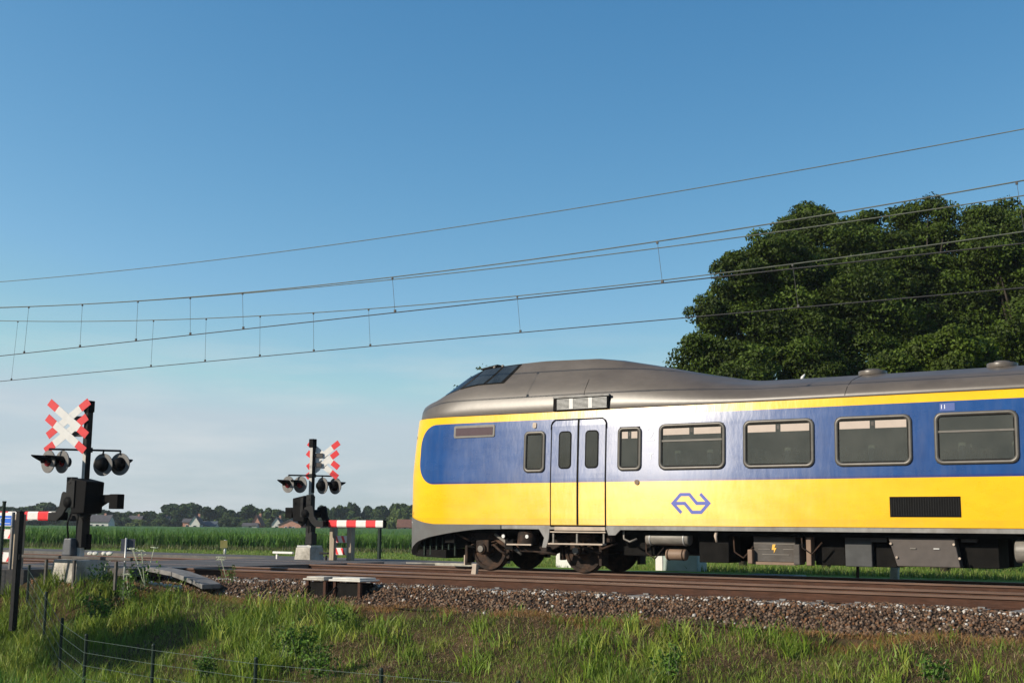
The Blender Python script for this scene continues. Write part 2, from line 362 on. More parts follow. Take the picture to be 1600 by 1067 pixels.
# path, crossing deck
def sheet(name, poly, z, mat, thick=.12):
    mb = MB(); mb.prism([(x, y, z-thick) for x, y in poly], (0, 0, thick)); o = mb.build(name, mat); o['kind'] = 'structure'; return o
DX0, DX1 = -25.6, -20.9
for y0, y1 in ((17.9, 19.06), (19.21, 20.50), (20.65, 23.06), (23.21, 24.50), (24.65, 26.0)):
    sheet('road' if (y0 < 18 or y0 > 24.6) else 'crossing_deck', [(DX0, y0), (DX1, y0), (DX1+.05, y1), (DX0, y1)], -.006, 'deck', .16)
sheet('road', [(-26.2, 13.0), (-22.7, 16.4), (-22.55, 17.896), (-25.6, 17.896), (-40, 15), (-40, 11)], -.03, 'asphalt', .5)
sheet('path', [(-25.6, 26.004), (-21.0, 26.004), (-19.6, 27.2), (-18.9, 27.3), (-19.0, 28.8), (-20, 29.4), (-45, 31.2), (-45, 28.5), (-27, 28.0)], -.05, 'asphalt', .3)
sheet('kerb', [(-20.6, 26.65), (-19.9, 26.95), (-18.7, 27.1), (-18.7, 27.2), (-19.9, 27.05), (-20.7, 26.75)], -.02, 'concrete', .2)

# ------------------------------------------------------------------ tracks
def track(cy, label):
    t = thing('railway_track', label, 'railway track', (-18, cy, 0), 'tracks of the double line')
    for s in (-1, 1):
        y = s*.7525; mb = MB(); x0, x1 = -45, 40
        pr = [(-.072,-.172),(.072,-.172),(.072,-.16),(.012,-.145),(.010,-.045),(.035,-.035),(.036,-.006),(.028,0),(-.028,0),(-.036,-.006),(-.035,-.035),(-.010,-.045),(-.012,-.145),(-.072,-.16)]
        a = [Vector((x0, y+p[0], p[1])) for p in pr]; mb.prism(a, (x1-x0, 0, 0))
        rl = mb.build('rail', ['rust'], t)
        rl.data.materials.append(M['railtop']); rl.data.materials.append(M['railside_lit'])
        for p in rl.data.polygons:
            if abs(p.normal.z) > .95 and p.center.z > -.002: p.material_index = 1
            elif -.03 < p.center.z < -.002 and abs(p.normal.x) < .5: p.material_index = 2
        for k in range(0): pass
    sp0 = None
    for i in range(62):
        x = -15+i*.6
        if sp0 is None:
            mb = MB(); mb.box((0,0,-.235), (.26, 2.55, .13)); 
            for s in (-1, 1):
                mb.box((0, s*.7525+.105, -.16), (.10,.045,.03)); mb.box((0, s*.7525-.105, -.16), (.10,.045,.03))
            sp0 = mb.build('sleeper', 'concrete_dark', t); sp0.location.x = x
        else:
            c = sp0.copy(); COL.objects.link(c); c.location.x = x
    return t
track(19.85, 'empty rusty track nearer the grass bank, its rails bare')
track(23.85, 'far track of the pair that the train is running on')

# ------------------------------------------------------------------ the train
TR = thing('passenger_train', 'yellow and blue passenger train with raised grey driver cab running over the far track', 'train', (NOSE, CY, 0))
NL, NE = 1.75, 2.7
def gfac(lx, z=2):
    rake = max(0.0, (z-2.2))*.10+max(0.0, (1.15-z))*.25
    l = lx-rake
    if l <= 0: return 0.0
    if l >= NL: return 1.0
    return (1-((NL-l)/NL)**NE)**(1/NE)
def wz(z):
    return float(np.interp(z, [.90,1.0,1.5,1.95,2.05,3.05,3.36], [1.43,1.448,1.452,1.45,1.447,1.405,1.372]))
def side_y(lx, z): return -wz(z)*gfac(lx, z)
lxs = [0.0]+[NL*(1-math.cos(t*math.pi/2/26)) for t in range(1, 26)]+[NL+.001]+list(np.arange(2.0, 20.1, .45))
zs = [.985,1.15,1.4,1.65,1.95,2.05,2.11,2.5,2.98,3.05,3.24,3.36]
WIN = [(-11.95,-11.42),(-11.02,-9.60),(-9.22,-7.82),(-7.42,-6.02),(-5.62,-4.22)]
for a_, b_ in WIN: lxs += [a_-NOSE+.03, b_-NOSE-.03]
lxs = sorted(lxs)
def cut(xm, zm): return 2.11 < zm < 2.98 and any(a_-NOSE+.03 < xm < b_-NOSE-.03 for a_, b_ in WIN)
mb = MB()
rows = []
for lx in lxs:
    row = []
    for z in zs:
        x = lx+ (max(0.0, (z-2.2))*.10+max(0.0, (1.15-z))*.25)*max(0, 1-lx/NL)
        row.append((x, -wz(z)*gfac(x, z), z))
    rows.append(row)
nz_ = len(zs); vs_ = []
for r_ in rows: vs_ += r_+[(x, -y, z) for x, y, z in r_]
fs_ = []
for i in range(len(rows)-1):
    for j in range(nz_-1):
        a = i*2*nz_+j; b = (i+1)*2*nz_+j
        if not cut((rows[i][j][0]+rows[i+1][j][0])/2, (zs[j]+zs[j+1])/2): fs_.append((a, b, b+1, a+1))
        fs_.append((a+nz_, a+nz_+1, b+nz_+1, b+nz_))
    a = i*2*nz_; b = (i+1)*2*nz_
    fs_.append((a, a+nz_, b+nz_, b)); a += nz_-1; b += nz_-1; fs_.append((a, b, b+nz_, a+nz_))
e = (len(rows)-1)*2*nz_
for j in range(nz_-1): fs_.append((e+j, e+j+1, e+nz_+j+1, e+nz_+j))
mb.add(vs_, fs_)
me = bpy.data.meshes.new('body'); me.from_pydata(mb.v, [], mb.f)
bm = bmesh.new(); bm.from_mesh(me); bmesh.ops.remove_doubles(bm, verts=bm.verts, dist=.0008); bmesh.ops.recalc_face_normals(bm, faces=bm.faces); bm.to_mesh(me); bm.free()
body = finish('body', me, 'livery', TR, True)
sa = body.modifiers.new('es', 'EDGE_SPLIT'); sa.split_angle = math.radians(38)

# roof: keys along x: hood -> windscreen -> cab -> slope -> plain roof
KX = [0, .08, .25, .5, .95, 1.35, 1.75, 2.15, 2.9, 3.7, 5.0, 5.6, 6.2, 7.3, 8.1, 8.5, 8.9, 20]
ZT = [3.42,3.60,3.72,3.79,3.89,4.12,4.35,4.51,4.565,4.59,4.555,4.48,4.36,4.12,3.97,3.90,3.89,3.90]     # crown
Z1 = [3.41,3.57,3.68,3.745,3.84,4.07,4.31,4.475,4.53,4.555,4.52,4.43,4.30,4.05,3.89,3.84,3.83,3.83]
Y1 = [1.0, 1.0, 1.0, 1.0, .98, .92, .86, .82, .80, .80, .80, .79, .80, .70, .62, .60, .60, .60]
ZC = [3.40,3.50,3.60,3.66,3.76,3.90,4.00,4.05,4.06,4.06,4.04,4.01,3.96,3.84,3.76,3.73,3.71,3.71]
YC = [1.24,1.24,1.24,1.23,1.21,1.18,1.15,1.14,1.13,1.13,1.13,1.13,1.13,1.10,1.06,1.04,1.03,1.03]
def rsec(lx):
    f = lambda a: float(np.interp(lx, KX, a)); g_ = gfac(lx, 3.36)
    zt, z1, y1, zc_, yc = f(ZT), f(Z1), f(Y1), f(ZC), f(YC)
    w0 = 1.372
    return [(-w0*g_, 3.36), (-(w0+.006)*g_, 3.36+.02), (-(w0-.014)*g_, 3.36+.26*(zc_-3.36)), (-(w0*.62+yc*.38)*g_, 3.36+.66*(zc_-3.36)), (-yc*g_, zc_),
            (-(yc*.6+y1*.4)*g_, zc_*.55+z1*.45), (-y1*g_, z1), (-y1*.80*g_, z1*.35+zt*.65), (-y1*.4*g_, zt*.93+z1*.07), (0, zt)]
rl_ = sorted(set([round(x, 4) for x in lxs if x < 2]+[round(x, 3) for x in np.arange(2, 9.6, .2)]+[10.5, 12, 14, 16, 18, 20.1]))
rows = []
for lx in rl_:
    s_ = rsec(lx); rows.append([(lx+.07*max(0, 1-lx/NL), y, z) for y, z in s_]+[(lx+.07*max(0, 1-lx/NL), -y, z) for y, z in s_[-2::-1]])
k = len(rows[0]); vs_ = [v for r_ in rows for v in r_]
fs_ = [(i*k+j, (i+1)*k+j, (i+1)*k+j+1, i*k+j+1) for i in range(len(rows)-1) for j in range(k-1)]
fs_.append(tuple((len(rows)-1)*k+j for j in range(k)))
me = bpy.data.meshes.new('roof'); me.from_pydata(vs_, [], fs_)
bm = bmesh.new(); bm.from_mesh(me); bmesh.ops.remove_doubles(bm, verts=bm.verts, dist=.0008); bmesh.ops.recalc_face_normals(bm, faces=bm.faces); bm.to_mesh(me); bm.free()
roof = finish('roof', me, 'roof', TR, True)
roof.modifiers.new('es', 'EDGE_SPLIT').split_angle = math.radians(34)

def roof_pt(lx, u, off=.012):
    """u 0..1 along the near half of the roof section by height index"""
    s_ = rsec(lx); x = lx+.07*max(0, 1-lx/NL); i = min(int(u), 8); t = u-i
    y = s_[i][0]*(1-t)+s_[i+1][0]*t; z = s_[i][1]*(1-t)+s_[i+1][1]*t
    ty, tz = s_[i+1][0]-s_[i][0], s_[i+1][1]-s_[i][1]; l = math.hypot(ty, tz) or 1
    return Vector((x-off*.6*(lx < 2.4), y-off*tz/l, z+off*ty/l*1.0))
def roof_patch(name, mat, f0, f1, u0, u1, off=.012, nu=10, nx_=8, mirror=False, parent=None):
    mb = MB()
    for sgn in ((1, -1) if mirror == 'both' else ((-1,) if mirror else (1,))):
        vs = []
        for i in range(nx_+1):
            for j in range(nu+1):
                u = u0+(u1-u0)*j/nu; a_, b_ = f0(j/nu), f1(j/nu); lx = a_+(b_-a_)*i/nx_
                p = roof_pt(lx, u, off); vs.append((p.x, p.y*sgn, p.z))
        mb.add(vs, [(i*(nu+1)+j, (i+1)*(nu+1)+j, (i+1)*(nu+1)+j+1, i*(nu+1)+j+1) for i in range(nx_) for j in range(nu)])
    return mb.build(name, mat, parent or TR, smooth=True)
lerp = lambda a, b: (lambda t: a+(b-a)*t)
ipf = lambda a, b: (lambda t: float(np.interp(t, a, b)))
ws = roof_patch('windscreen', 'cab_glass', ipf([0,.35,1], [1.22,1.22,1.10]), ipf([0,.37,1], [1.62,2.06,2.02]), 4.2, 9, .008, nu=22, mirror='both')
for mir in (False, True):
    fr_ = roof_patch('cab_window', 'rubber', lerp(1.66, 2.10), lerp(2.83, 3.12), 4.10, 5.95, .012, mirror=mir)
    roof_patch('pane', 'cab_glass', lerp(1.76, 2.16), lerp(2.30, 2.60), 4.2, 5.85, .020, mirror=mir, parent=fr_)
    roof_patch('pane', 'cab_glass', lerp(2.38, 2.67), lerp(2.76, 3.05), 4.2, 5.85, .020, mirror=mir, parent=fr_)
mb = MB(); 
mb.prism([(2.02,-.86,4.455),(2.44,-.80,4.535),(2.46,.80,4.535),(2.02,.86,4.455),(1.86,0,4.49)], (0,0,.03)); mb.build('visor', 'dark_metal', TR)
for lx_ in (2.38, 2.60):
    mb = MB(); q_ = roof_pt(lx_, 6.05, .0); mb.cyl(q_, q_+Vector((0, -.03, .012)), .03, 10); mb.build('marker_lamp', 'tank', TR, True)

def on_side(pts, off, far=False):
    r_ = [Vector((x, -(wz(z)*gfac(x, z)+off), z)) for x, z in pts]
    return [Vector((p.x, -p.y, p.z)) for p in r_] if far else r_
def rrect(x0, x1, z0, z1, r, n=5):
    pts = []
    for cx_, cz_, a0 in ((x1-r, z1-r, 0), (x0+r, z1-r, 90), (x0+r, z0+r, 180), (x1-r, z0+r, 270)):
        for i in range(n+1):
            a = math.radians(a0+90*i/n); pts.append((cx_+r*math.cos(a), cz_+r*math.sin(a)))
    return pts
def plate(name, pts, off0, off1, mat, parent, far=False, bevel=0, smooth=False):
    a = on_side(pts, off0, far); b = on_side(pts, off1, far); n = len(a)
    mb = MB(); mb.add(a+b, [tuple(range(n))[::-1], tuple(range(n, 2*n))]+[(i, (i+1) % n, n+(i+1) % n, n+i) for i in range(n)])
    return mb.build(name, mat, parent, smooth, bevel)
def row_plate(name, x0, x1, zlist, off0, off1, mat, parent, far=False):
    n = len(zlist); g4 = []
    for o_ in (off0, off1):
        for x in (x0, x1): g4.append(on_side([(x, z) for z in zlist], o_, far))
    mb = MB(); mb.add([v for l in g4 for v in l], [(2*n+i, 3*n+i, 3*n+i+1, 2*n+i+1) for i in range(n-1)]+[(i, i+1, 2*n+i+1, 2*n+i) for i in range(n-1)]+[(n+i, n+i+1, 3*n+i+1, 3*n+i) for i in range(n-1)]+[(0, n, 3*n, 2*n), (n-1, 2*n-1, 4*n-1, 3*n-1)])
    return mb.build(name, mat, parent)
def ring(name, outer, inner, off0, off1, mat, parent, far=False):
    mb = MB(); n = len(outer)
    oa, ob, ib, ia = on_side(outer, off0, far), on_side(outer, off1, far), on_side(inner, off1, far), on_side(inner, off0, far)
    mid = [(p+q)/2+Vector((0, (.008 if far else -.008), 0)) for p, q in zip(ob, ib)]
    mb.add(oa+ob+mid+ib+ia, [(l*n+i, l*n+(i+1) % n, (l+1)*n+(i+1) % n, (l+1)*n+i) for l in range(4) for i in range(n)])
    return mb.build(name, mat, parent, True)
def coach_window(X0, X1, z0, z1, r=.10, slider=False, blinds=True, far=False, fw=.06, mat='frame_al', split=None):
    x0, x1 = X0-NOSE, X1-NOSE
    wdw = ring('window', rrect(x0, x1, z0, z1, r), rrect(x0+.05, x1-.05, z0+.05, z1-.05, .05), -.03, .004, 'rubber', TR, far) if not far and (X0, X1) in WIN else plate('window', rrect(x0, x1, z0, z1, r), -.02, .004, 'rubber', TR, far)
    ring('frame', rrect(x0-.005, x1+.005, z0-.005, z1+.005, r+.005), rrect(x0+fw, x1-fw, z0+fw, z1-fw, max(.03, r-fw*.6)), .004, .022, mat, wdw, far)
    ring('seal', rrect(x0+fw-.002, x1-fw+.002, z0+fw-.002, z1-fw+.002, max(.03, r-fw*.6)), rrect(x0+fw+.018, x1-fw-.018, z0+fw+.018, z1-fw-.018, .02), .004, .014, 'rubber', wdw, far)
    plate('pane', rrect(x0+fw, x1-fw, z0+fw, z1-fw, .03), .004, .008, 'glass', wdw, far)
    zt_ = z1-fw-.02
    if slider:
        zb = zt_-.24
        pb = [(x0+fw, zb-.035), (x1-fw, zb-.035), (x1-fw, zb), (x0+fw, zb)]
        plate('slider_bar', pb, .006, .02, mat, wdw, far)
    if blinds:
        h_ = .13 if slider else .14; mid = (x0+x1)/2; g_ = .05 if x1-x0 > .7 else .04
        for a_, b_ in ((x0+fw+.03, mid-g_), (mid+g_, x1-fw-.03)):
            if b_-a_ > .03: plate('blind', [(a_, zt_-h_-.01), (b_, zt_-h_-.01), (b_, zt_-.012), (a_, zt_-.012)], .0085, .0100, 'blind', wdw, far)
        plate('blind_catch', [(mid-g_*.5, zt_-h_*.75), (mid+g_*.5, zt_-h_*.75), (mid+g_*.5, zt_-.03), (mid-g_*.5, zt_-.03)], .0085, .011, 'under_grey', wdw, far)
    return wdw
for far in (False, True):
    coach_window(-14.22, -13.70, 2.09, 2.96, .10, blinds=False, far=far)
    coach_window(-11.95, -11.42, 2.09, 2.97, .10, far=far)
    coach_window(-11.02, -9.60, 2.09, 3.00, .13, slider=True, far=far)
    coach_window(-9.22, -7.82, 2.09, 3.00, .13, far=far)
    coach_window(-7.42, -6.02, 2.09, 3.00, .13, far=far)
    coach_window(-5.62, -4.22, 2.09, 3.00, .13, slider=True, blinds=False, far=far)
    coach_window(-3.8, -2.4, 2.09, 3.00, .13, far=far)
    coach_window(-2.0, -.6, 2.09, 3.00, .13, far=far)
    # twin doors
    for k_, (X0, X1, wx0, wx1) in enumerate(((-13.53, -12.905, -13.36, -13.05), (-12.875, -12.25, -12.72, -12.40))):
        x0, x1 = X0-NOSE, X1-NOSE; r_ = .06
        dr = row_plate('door', x0, x1, [.99,1.2,1.5,1.95,2.05,3.05,3.10,3.165], .001, .010, 'livery', TR, far)
        wv = plate('door_window', rrect(wx0-NOSE, wx1-NOSE, 2.15, 2.94, .09), .010, .017, 'rubber', dr, far)
        plate('pane', rrect(wx0-NOSE+.028, wx1-NOSE-.028, 2.178, 2.912, .065), .017, .019, 'glass', wv, far)
    xm = -12.89-NOSE; row_plate('door_seal', xm-.020, xm+.020, [1.0,1.5,1.95,2.05,3.05,3.17], .002, .020, 'rubber', TR, far)
    xa, xb = -13.56-NOSE, -12.22-NOSE
    arc = lambda o: [(xa+o, 2.98), (xa+o, 3.08), (xa+.03+o, 3.15-o), (xa+.1, 3.195-o), (xb-.1, 3.195-o), (xb-.03-o, 3.15-o), (xb-o, 3.08), (xb-o, 2.98)]
    a_, b_ = arc(0), arc(.022); pts_ = a_+b_[::-1]
    n_ = len(a_); A0 = on_side(a_, .002, far); A1 = on_side(a_, .026, far); B1 = on_side(b_, .026, far); B0 = on_side(b_, .002, far)
    mb = MB(); mb.add(A0+A1+B1+B0, [(l*n_+i, l*n_+i+1, (l+1)*n_+i+1, (l+1)*n_+i) for l in range(3) for i in range(n_-1)]); mb.build('door_drip_rail', 'rubber', TR)
    for X_ in (-13.545, -12.235):
        x_ = X_-NOSE; row_plate('door_jamb', x_-.011, x_+.011, [.99,1.5,1.95,2.05,3.0], .001, .013, 'rubber', TR, far)
    # destination box and its frame
    x0, x1 = -16.09-NOSE, -15.0-NOSE
    db = plate('destination_box', rrect(x0, x1, 2.88, 3.15, .04), -.01, .015, 'frame_al', TR, far)
    plate('display', rrect(x0+.05, x1-.05, 2.925, 3.10, .015), .015, .018, simple('destination display', (.075,.045,.05), .2, 0, .1, 3) if 'dd' not in M else M['dd'], db, far)
    M['dd'] = db.children[0].data.materials[0]
    # ventilation grille in the yellow
    x0, x1 = -6.45-NOSE, -5.22-NOSE
    vg = plate('ventilation_grille', [(x0, 1.17), (x1, 1.17), (x1, 1.53), (x0, 1.53)], -.01, .006, 'black', TR, far)
    mb = MB()
    for i in range(28):
        xx = x0+.03+i*(x1-x0-.06)/27; q = on_side([(xx-.006, 1.19), (xx+.006, 1.19), (xx+.006, 1.51), (xx-.006, 1.51)], .006, far); q2 = on_side([(xx-.006, 1.19), (xx+.006, 1.19), (xx+.006, 1.51), (xx-.006, 1.51)], .014, far)
        mb.add(q+q2, [(4,5,6,7),(0,1,5,4),(1,2,6,5),(2,3,7,6),(3,0,4,7)])
    mb.build('slat', 'dark_metal', vg)
    # folded double arrow emblem: two ribbons
    cx_, cz_, S = (-10.335-NOSE), 1.425, .0128
    def rib(pl, wd):
        mb = MB()
        def off(pl, d_):
            o_ = []
            for i, p in enumerate(pl):
                a0 = Vector(pl[max(i-1, 0)]); b0 = Vector(pl[min(i+1, len(pl)-1)]); pv = Vector(p)
                n1_ = None
                if i > 0: t = (pv-a0).normalized(); n1_ = Vector((-t.y, t.x))
                if i < len(pl)-1:
                    t = (b0-pv).normalized(); n2_ = Vector((-t.y, t.x)); n1_ = n2_ if n1_ is None else (n1_+n2_)/(1+n1_.dot(n2_))
                o_.append(pv+n1_*d_)
            return o_
        A, B = off(pl, wd/2), off(pl, -wd/2)
        f_ = lambda q: [(cx_+p.x*S, cz_+p.y*S) for p in q]
        a0, b0 = on_side(f_(A), .0015, far), on_side(f_(B), .0015, far); n_ = len(A)
        mb.add(a0+b0, [(i, i+1, n_+i+1, n_+i) for i in range(n_-1)]); return mb
    # pixel-shape of the mark (units of a 64 wide mark)
    e1 = rib([(-16,-30*.48),(-30,0),(-17,13.5),(-2,13.5),(10,0),(29,0)], 5.0)
    e2 = rib([(16,30*.48),(30,0),(17,-13.5),(2,-13.5),(-10,0),(-29,0)], 5.0)
    e1.v += []; o_ = len(e1.v); e1.add(e2.v, e2.f)
    # the two ribbons overlap only at the hexagon tips: lift the second
    for v in e1.v[o_:]: v.y += (.0008 if far else -.0008)
    e1.build('emblem', 'emblem_blue', TR)
    # class number and small signs
def text_mesh(name, s_, size, loc, mat, parent, ext=.001, rot=(math.pi/2, 0, 0), align='CENTER', label=None):
    cu = bpy.data.curves.new(name, 'FONT'); cu.body = s_; cu.size = size; cu.extrude = ext; cu.align_x = align; cu.align_y = 'CENTER'
    t_ = bpy.data.objects.new(name, cu); COL.objects.link(t_); bpy.context.view_layer.update()
    me = bpy.data.meshes.new_from_object(t_.evaluated_get(bpy.context.evaluated_depsgraph_get())); bpy.data.objects.remove(t_)
    o = finish(name, me, mat, parent); o.location = loc; o.rotation_euler = rot
    return o
TL = math.atan(.042)
text_mesh('class_number', '2', .40, (-11.21-NOSE, -wz(2.8)-.004, 2.80), 'pale_print', TR, rot=(math.pi/2-TL, 0, 0))
text_mesh('pictogram', 'T', .17, (-11.20-NOSE, -wz(2.36)-.004, 2.36), 'pale_print', TR, rot=(math.pi/2-TL, 0, 0))
plate('number_plate', [(-5.52-NOSE, 3.03), (-5.26-NOSE, 3.03), (-5.26-NOSE, 3.17), (-5.52-NOSE, 3.17)], .0, .006, simple('deep blue plate', (.012,.05,.24), .3, 0, .05), TR)
text_mesh('lettering', '11', .11, (-5.46-NOSE, -wz(3.1)-.009, 3.10), 'pale_print', TR, rot=(math.pi/2-math.atan(.107), 0, 0))
plate('door_release', rrect(-11.56-NOSE, -11.46-NOSE, 1.80, 1.90, .045), .0, .02, 'tank_brown', TR)
plate('door_release', rrect(-14.02-NOSE, -13.93-NOSE, 3.03, 3.15, .03), .0, .02, 'step', TR)
for z_, X_ in ((1.22, -17.5), (2.85, -17.53)):
    x_ = X_-NOSE+.06; mb = MB(); y_ = -wz(z_)*gfac(x_, z_); mb.box((x_+.09, y_, z_), (.10,.10,.10 if z_ < 2 else .28)); mb.build('headlight' if z_ < 2 else 'tail_lamp', 'rubber', TR, bevel=.02)
    mb = MB(); mb.box((x_+.09, -y_, z_), (.10,.10,.10 if z_ < 2 else .28)); mb.build('headlight' if z_ < 2 else 'tail_lamp', 'rubber', TR, bevel=.02)

# saloon seen through the tinted glass
sal = thing('saloon', None, None); sal.parent = TR
mb = MB(); mb.box((12.0, .0, 1.20), (14.0, 2.7, .05)); mb.build('floor', 'under_grey', sal)
mb = MB(); mb.box((12.0, 1.34, 2.2), (14.0, .03, 2.0)); mb.build('lining', 'inner', sal)
mb = MB(); mb.box((12.0, 0, 3.15), (14.0, 2.5, .05)); mb.build('ceiling', 'inner', sal)
mb = MB(); mb.box((-12.15-NOSE, 0, 2.15), (.04, 2.6, 1.9)); mb.build('bulkhead', 'inner', sal)
for i in range(9):
    for y_ in (-.85, .85):
        x_ = -10.75-NOSE+i*.80; s0 = 1 if i % 2 else -1
        mb = MB(); mb.box((x_-s0*.05, y_, 2.0), (.12, .95, .85), 0, .93); st_ = mb.build('seat', 'seat', sal, False, .03)
        for y2 in (-.24, .24): mb = MB(); mb.box((x_-s0*.05, y_+y2, 2.38), (.14, .34, .20)); mb.build('headrest', 'head', st_, False, .03)
# louvred vent over the door
for far in (False, True):
    sg = 1 if far else -1
    x0, x1 = -13.52-NOSE, -12.18-NOSE
    mb = MB(); mb.prism([(x0, sg*1.405, 3.38), (x0+.06, sg*1.40, 3.38), (x0+.06, sg*1.18, 3.66), (x0, sg*1.18, 3.66)], (x1-x0-.06, 0, 0))
    vb = MB(); vb.prism([(x0, sg*1.22, 3.375), (x0, sg*1.415, 3.375), (x0, sg*1.40, 3.63), (x0, sg*1.35, 3.68), (x0, sg*1.2, 3.68)], (x1-x0, 0, 0))
    vo = vb.build('roof_grille', 'black', TR, bevel=.01)
    for i in range(9):
        z_ = 3.405+i*.0255; y_ = sg*(1.424-.0004*i)
        mb = MB(); mb.box(((x0+x1)/2+.04, y_, z_), (x1-x0-.14, .022, .011), 0); mb.build('louvre', 'galv', vo)
    mb = MB(); mb.box(((x0+x1)/2+.01, sg*1.395, 3.66), (x1-x0+.02, .06, .045)); mb.build('hood', 'sill', vo, bevel=.01)
    for X_ in (x0+.46, x0+.92):
        mb = MB(); mb.box((X_, sg*1.434, 3.51), (.09, .01, .22)); mb.build('cover_strip', 'white', vo)
# roof fittings
for X_ in (-7.03, -4.66, -1.8):
    x_ = X_-NOSE; mb = MB()
    mb.cyl((x_, -.25, 3.86), (x_, -.25, 3.96), .27, 20); o = mb.build('roof_vent', 'roof', TR, True, .015)
    mb = MB(); mb.cyl((x_, -.25, 3.955), (x_, -.25, 4.0), .19, 20, .13); mb.build('cap', 'under_grey', o, True)
mb = MB(); mb.tube([(-8.48-NOSE, -.2, 3.85), (-8.45-NOSE, -.2, 3.93), (-8.40-NOSE, -.2, 3.99)], [.03,.035,.012], 8); mb.build('aerial', 'white', TR, True)
# gutter, roof seams
for sg in (-1, 1):
    mb = MB(); mb.tube([(NL+.1, sg*1.378, 3.374), (20, sg*1.378, 3.374)], .009, 6); mb.build('gutter', 'under_grey', TR)
for X_, u1_ in ((-12.85, 4.0), (-7.25, 8.8)):
    pts = [roof_pt(X_-NOSE+.12*u/9, u, .003) for u in np.linspace(1.3, u1_, 16)]; mb = MB(); mb.tube(pts, .0045, 5); mb.build('roof_seam', 'dark_metal', TR)

# sill and apron
for sg in (-1, 1):
    mb = MB(); mb.box(((NL+20)/2, sg*1.40, .94), (20-NL, .06, .086)); mb.build('sill', 'sill', TR)
# apron: front fairing with arched cut-out, follows the nose plan
def apron_bot(lx): return float(np.interp(lx, [0,.08,.16,.35,.65,1.05,1.6,2.2,2.6,3.0], [.27,.27,.30,.46,.60,.70,.79,.87,.888,.89]))
def yellow_bot(lx): return float(np.interp(lx, [0,.3,.6,.9,1.2,3], [1.22,1.15,1.08,1.02,.987,.987]))
lx2 = [NL*(1-math.cos(t*math.pi/2/24)) for t in range(0, 25)]+[2.0,2.3,2.6,2.9,3.0]
mb = MB()
for sg in (-1, 1):
    o_ = []
    for lx in lx2:
        for q in range(7):
            zt_ = yellow_bot(lx); zb_ = apron_bot(lx); z_ = zb_+(zt_-zb_)*q/6
            bulge = .008; g_ = gfac(lx, 1.6)
            x_ = lx-.012*max(0, 1-lx)
            o_.append((x_, sg*(1.45*g_+bulge-.05*(1-min(1,z_))*g_), z_))
    for lx in lx2:
        for q in range(7):
            zt_ = yellow_bot(lx); zb_ = apron_bot(lx); z_ = zb_+(zt_-zb_)*q/6; g_ = gfac(max(0,lx-.06), 1.6)
            o_.append((lx+.03, sg*max(0, 1.45*g_-.06-.05*(1-min(1,z_))*g_), z_))
    n_ = len(lx2)*7
    mb.add(o_, [(i*7+j, (i+1)*7+j, (i+1)*7+j+1, i*7+j+1) for i in range(len(lx2)-1) for j in range(6)]+
               [(n_+i*7+j, n_+(i+1)*7+j, n_+(i+1)*7+j+1, n_+i*7+j+1) for i in range(len(lx2)-1) for j in range(6)]+
               [(i*7, (i+1)*7, n_+(i+1)*7, n_+i*7) for i in range(len(lx2)-1)])
ap = mb.build('front_apron', 'apron', TR, True)
ap.modifiers.new('es', 'EDGE_SPLIT').split_angle = math.radians(40)
plate('marker_plate', [(.26, .955), (.40, .955), (.40, 1.04), (.26, 1.04)], .035, .06, 'white', TR)
plate('apron_seam', [(.12, .868), (1.8, .868), (1.8, .880), (.12, .880)], .006, .0095, 'rubber', TR)
# snowplough and dark structure behind the cut-out
mb = MB(); mb.box((1.5, 0, .68), (2.0, 2.0, .44)); mb.box((4.3, 0, .66), (4.6, 1.25, .42)); mb.build('coupler_housing', 'under_black', TR, bevel=.05)
mb = MB(); mb.prism([(.38,-1.0,.26),(1.4,-1.22,.24),(1.4,-1.22,.42),(.48,-1.0,.42)], (0, 2.35, 0)); mb.build('snowplough', 'under_black', TR)
for i in range(6):
    mb = MB(); mb.box((.7+i*.17, -1.08, .5), (.035,.04,.42)); mb.build('bracket', 'fence_green', TR)
mb = MB(); mb.box((10, 0, .86), (18.0, 2.5, .12)); mb.build('underframe', 'under_black', TR)

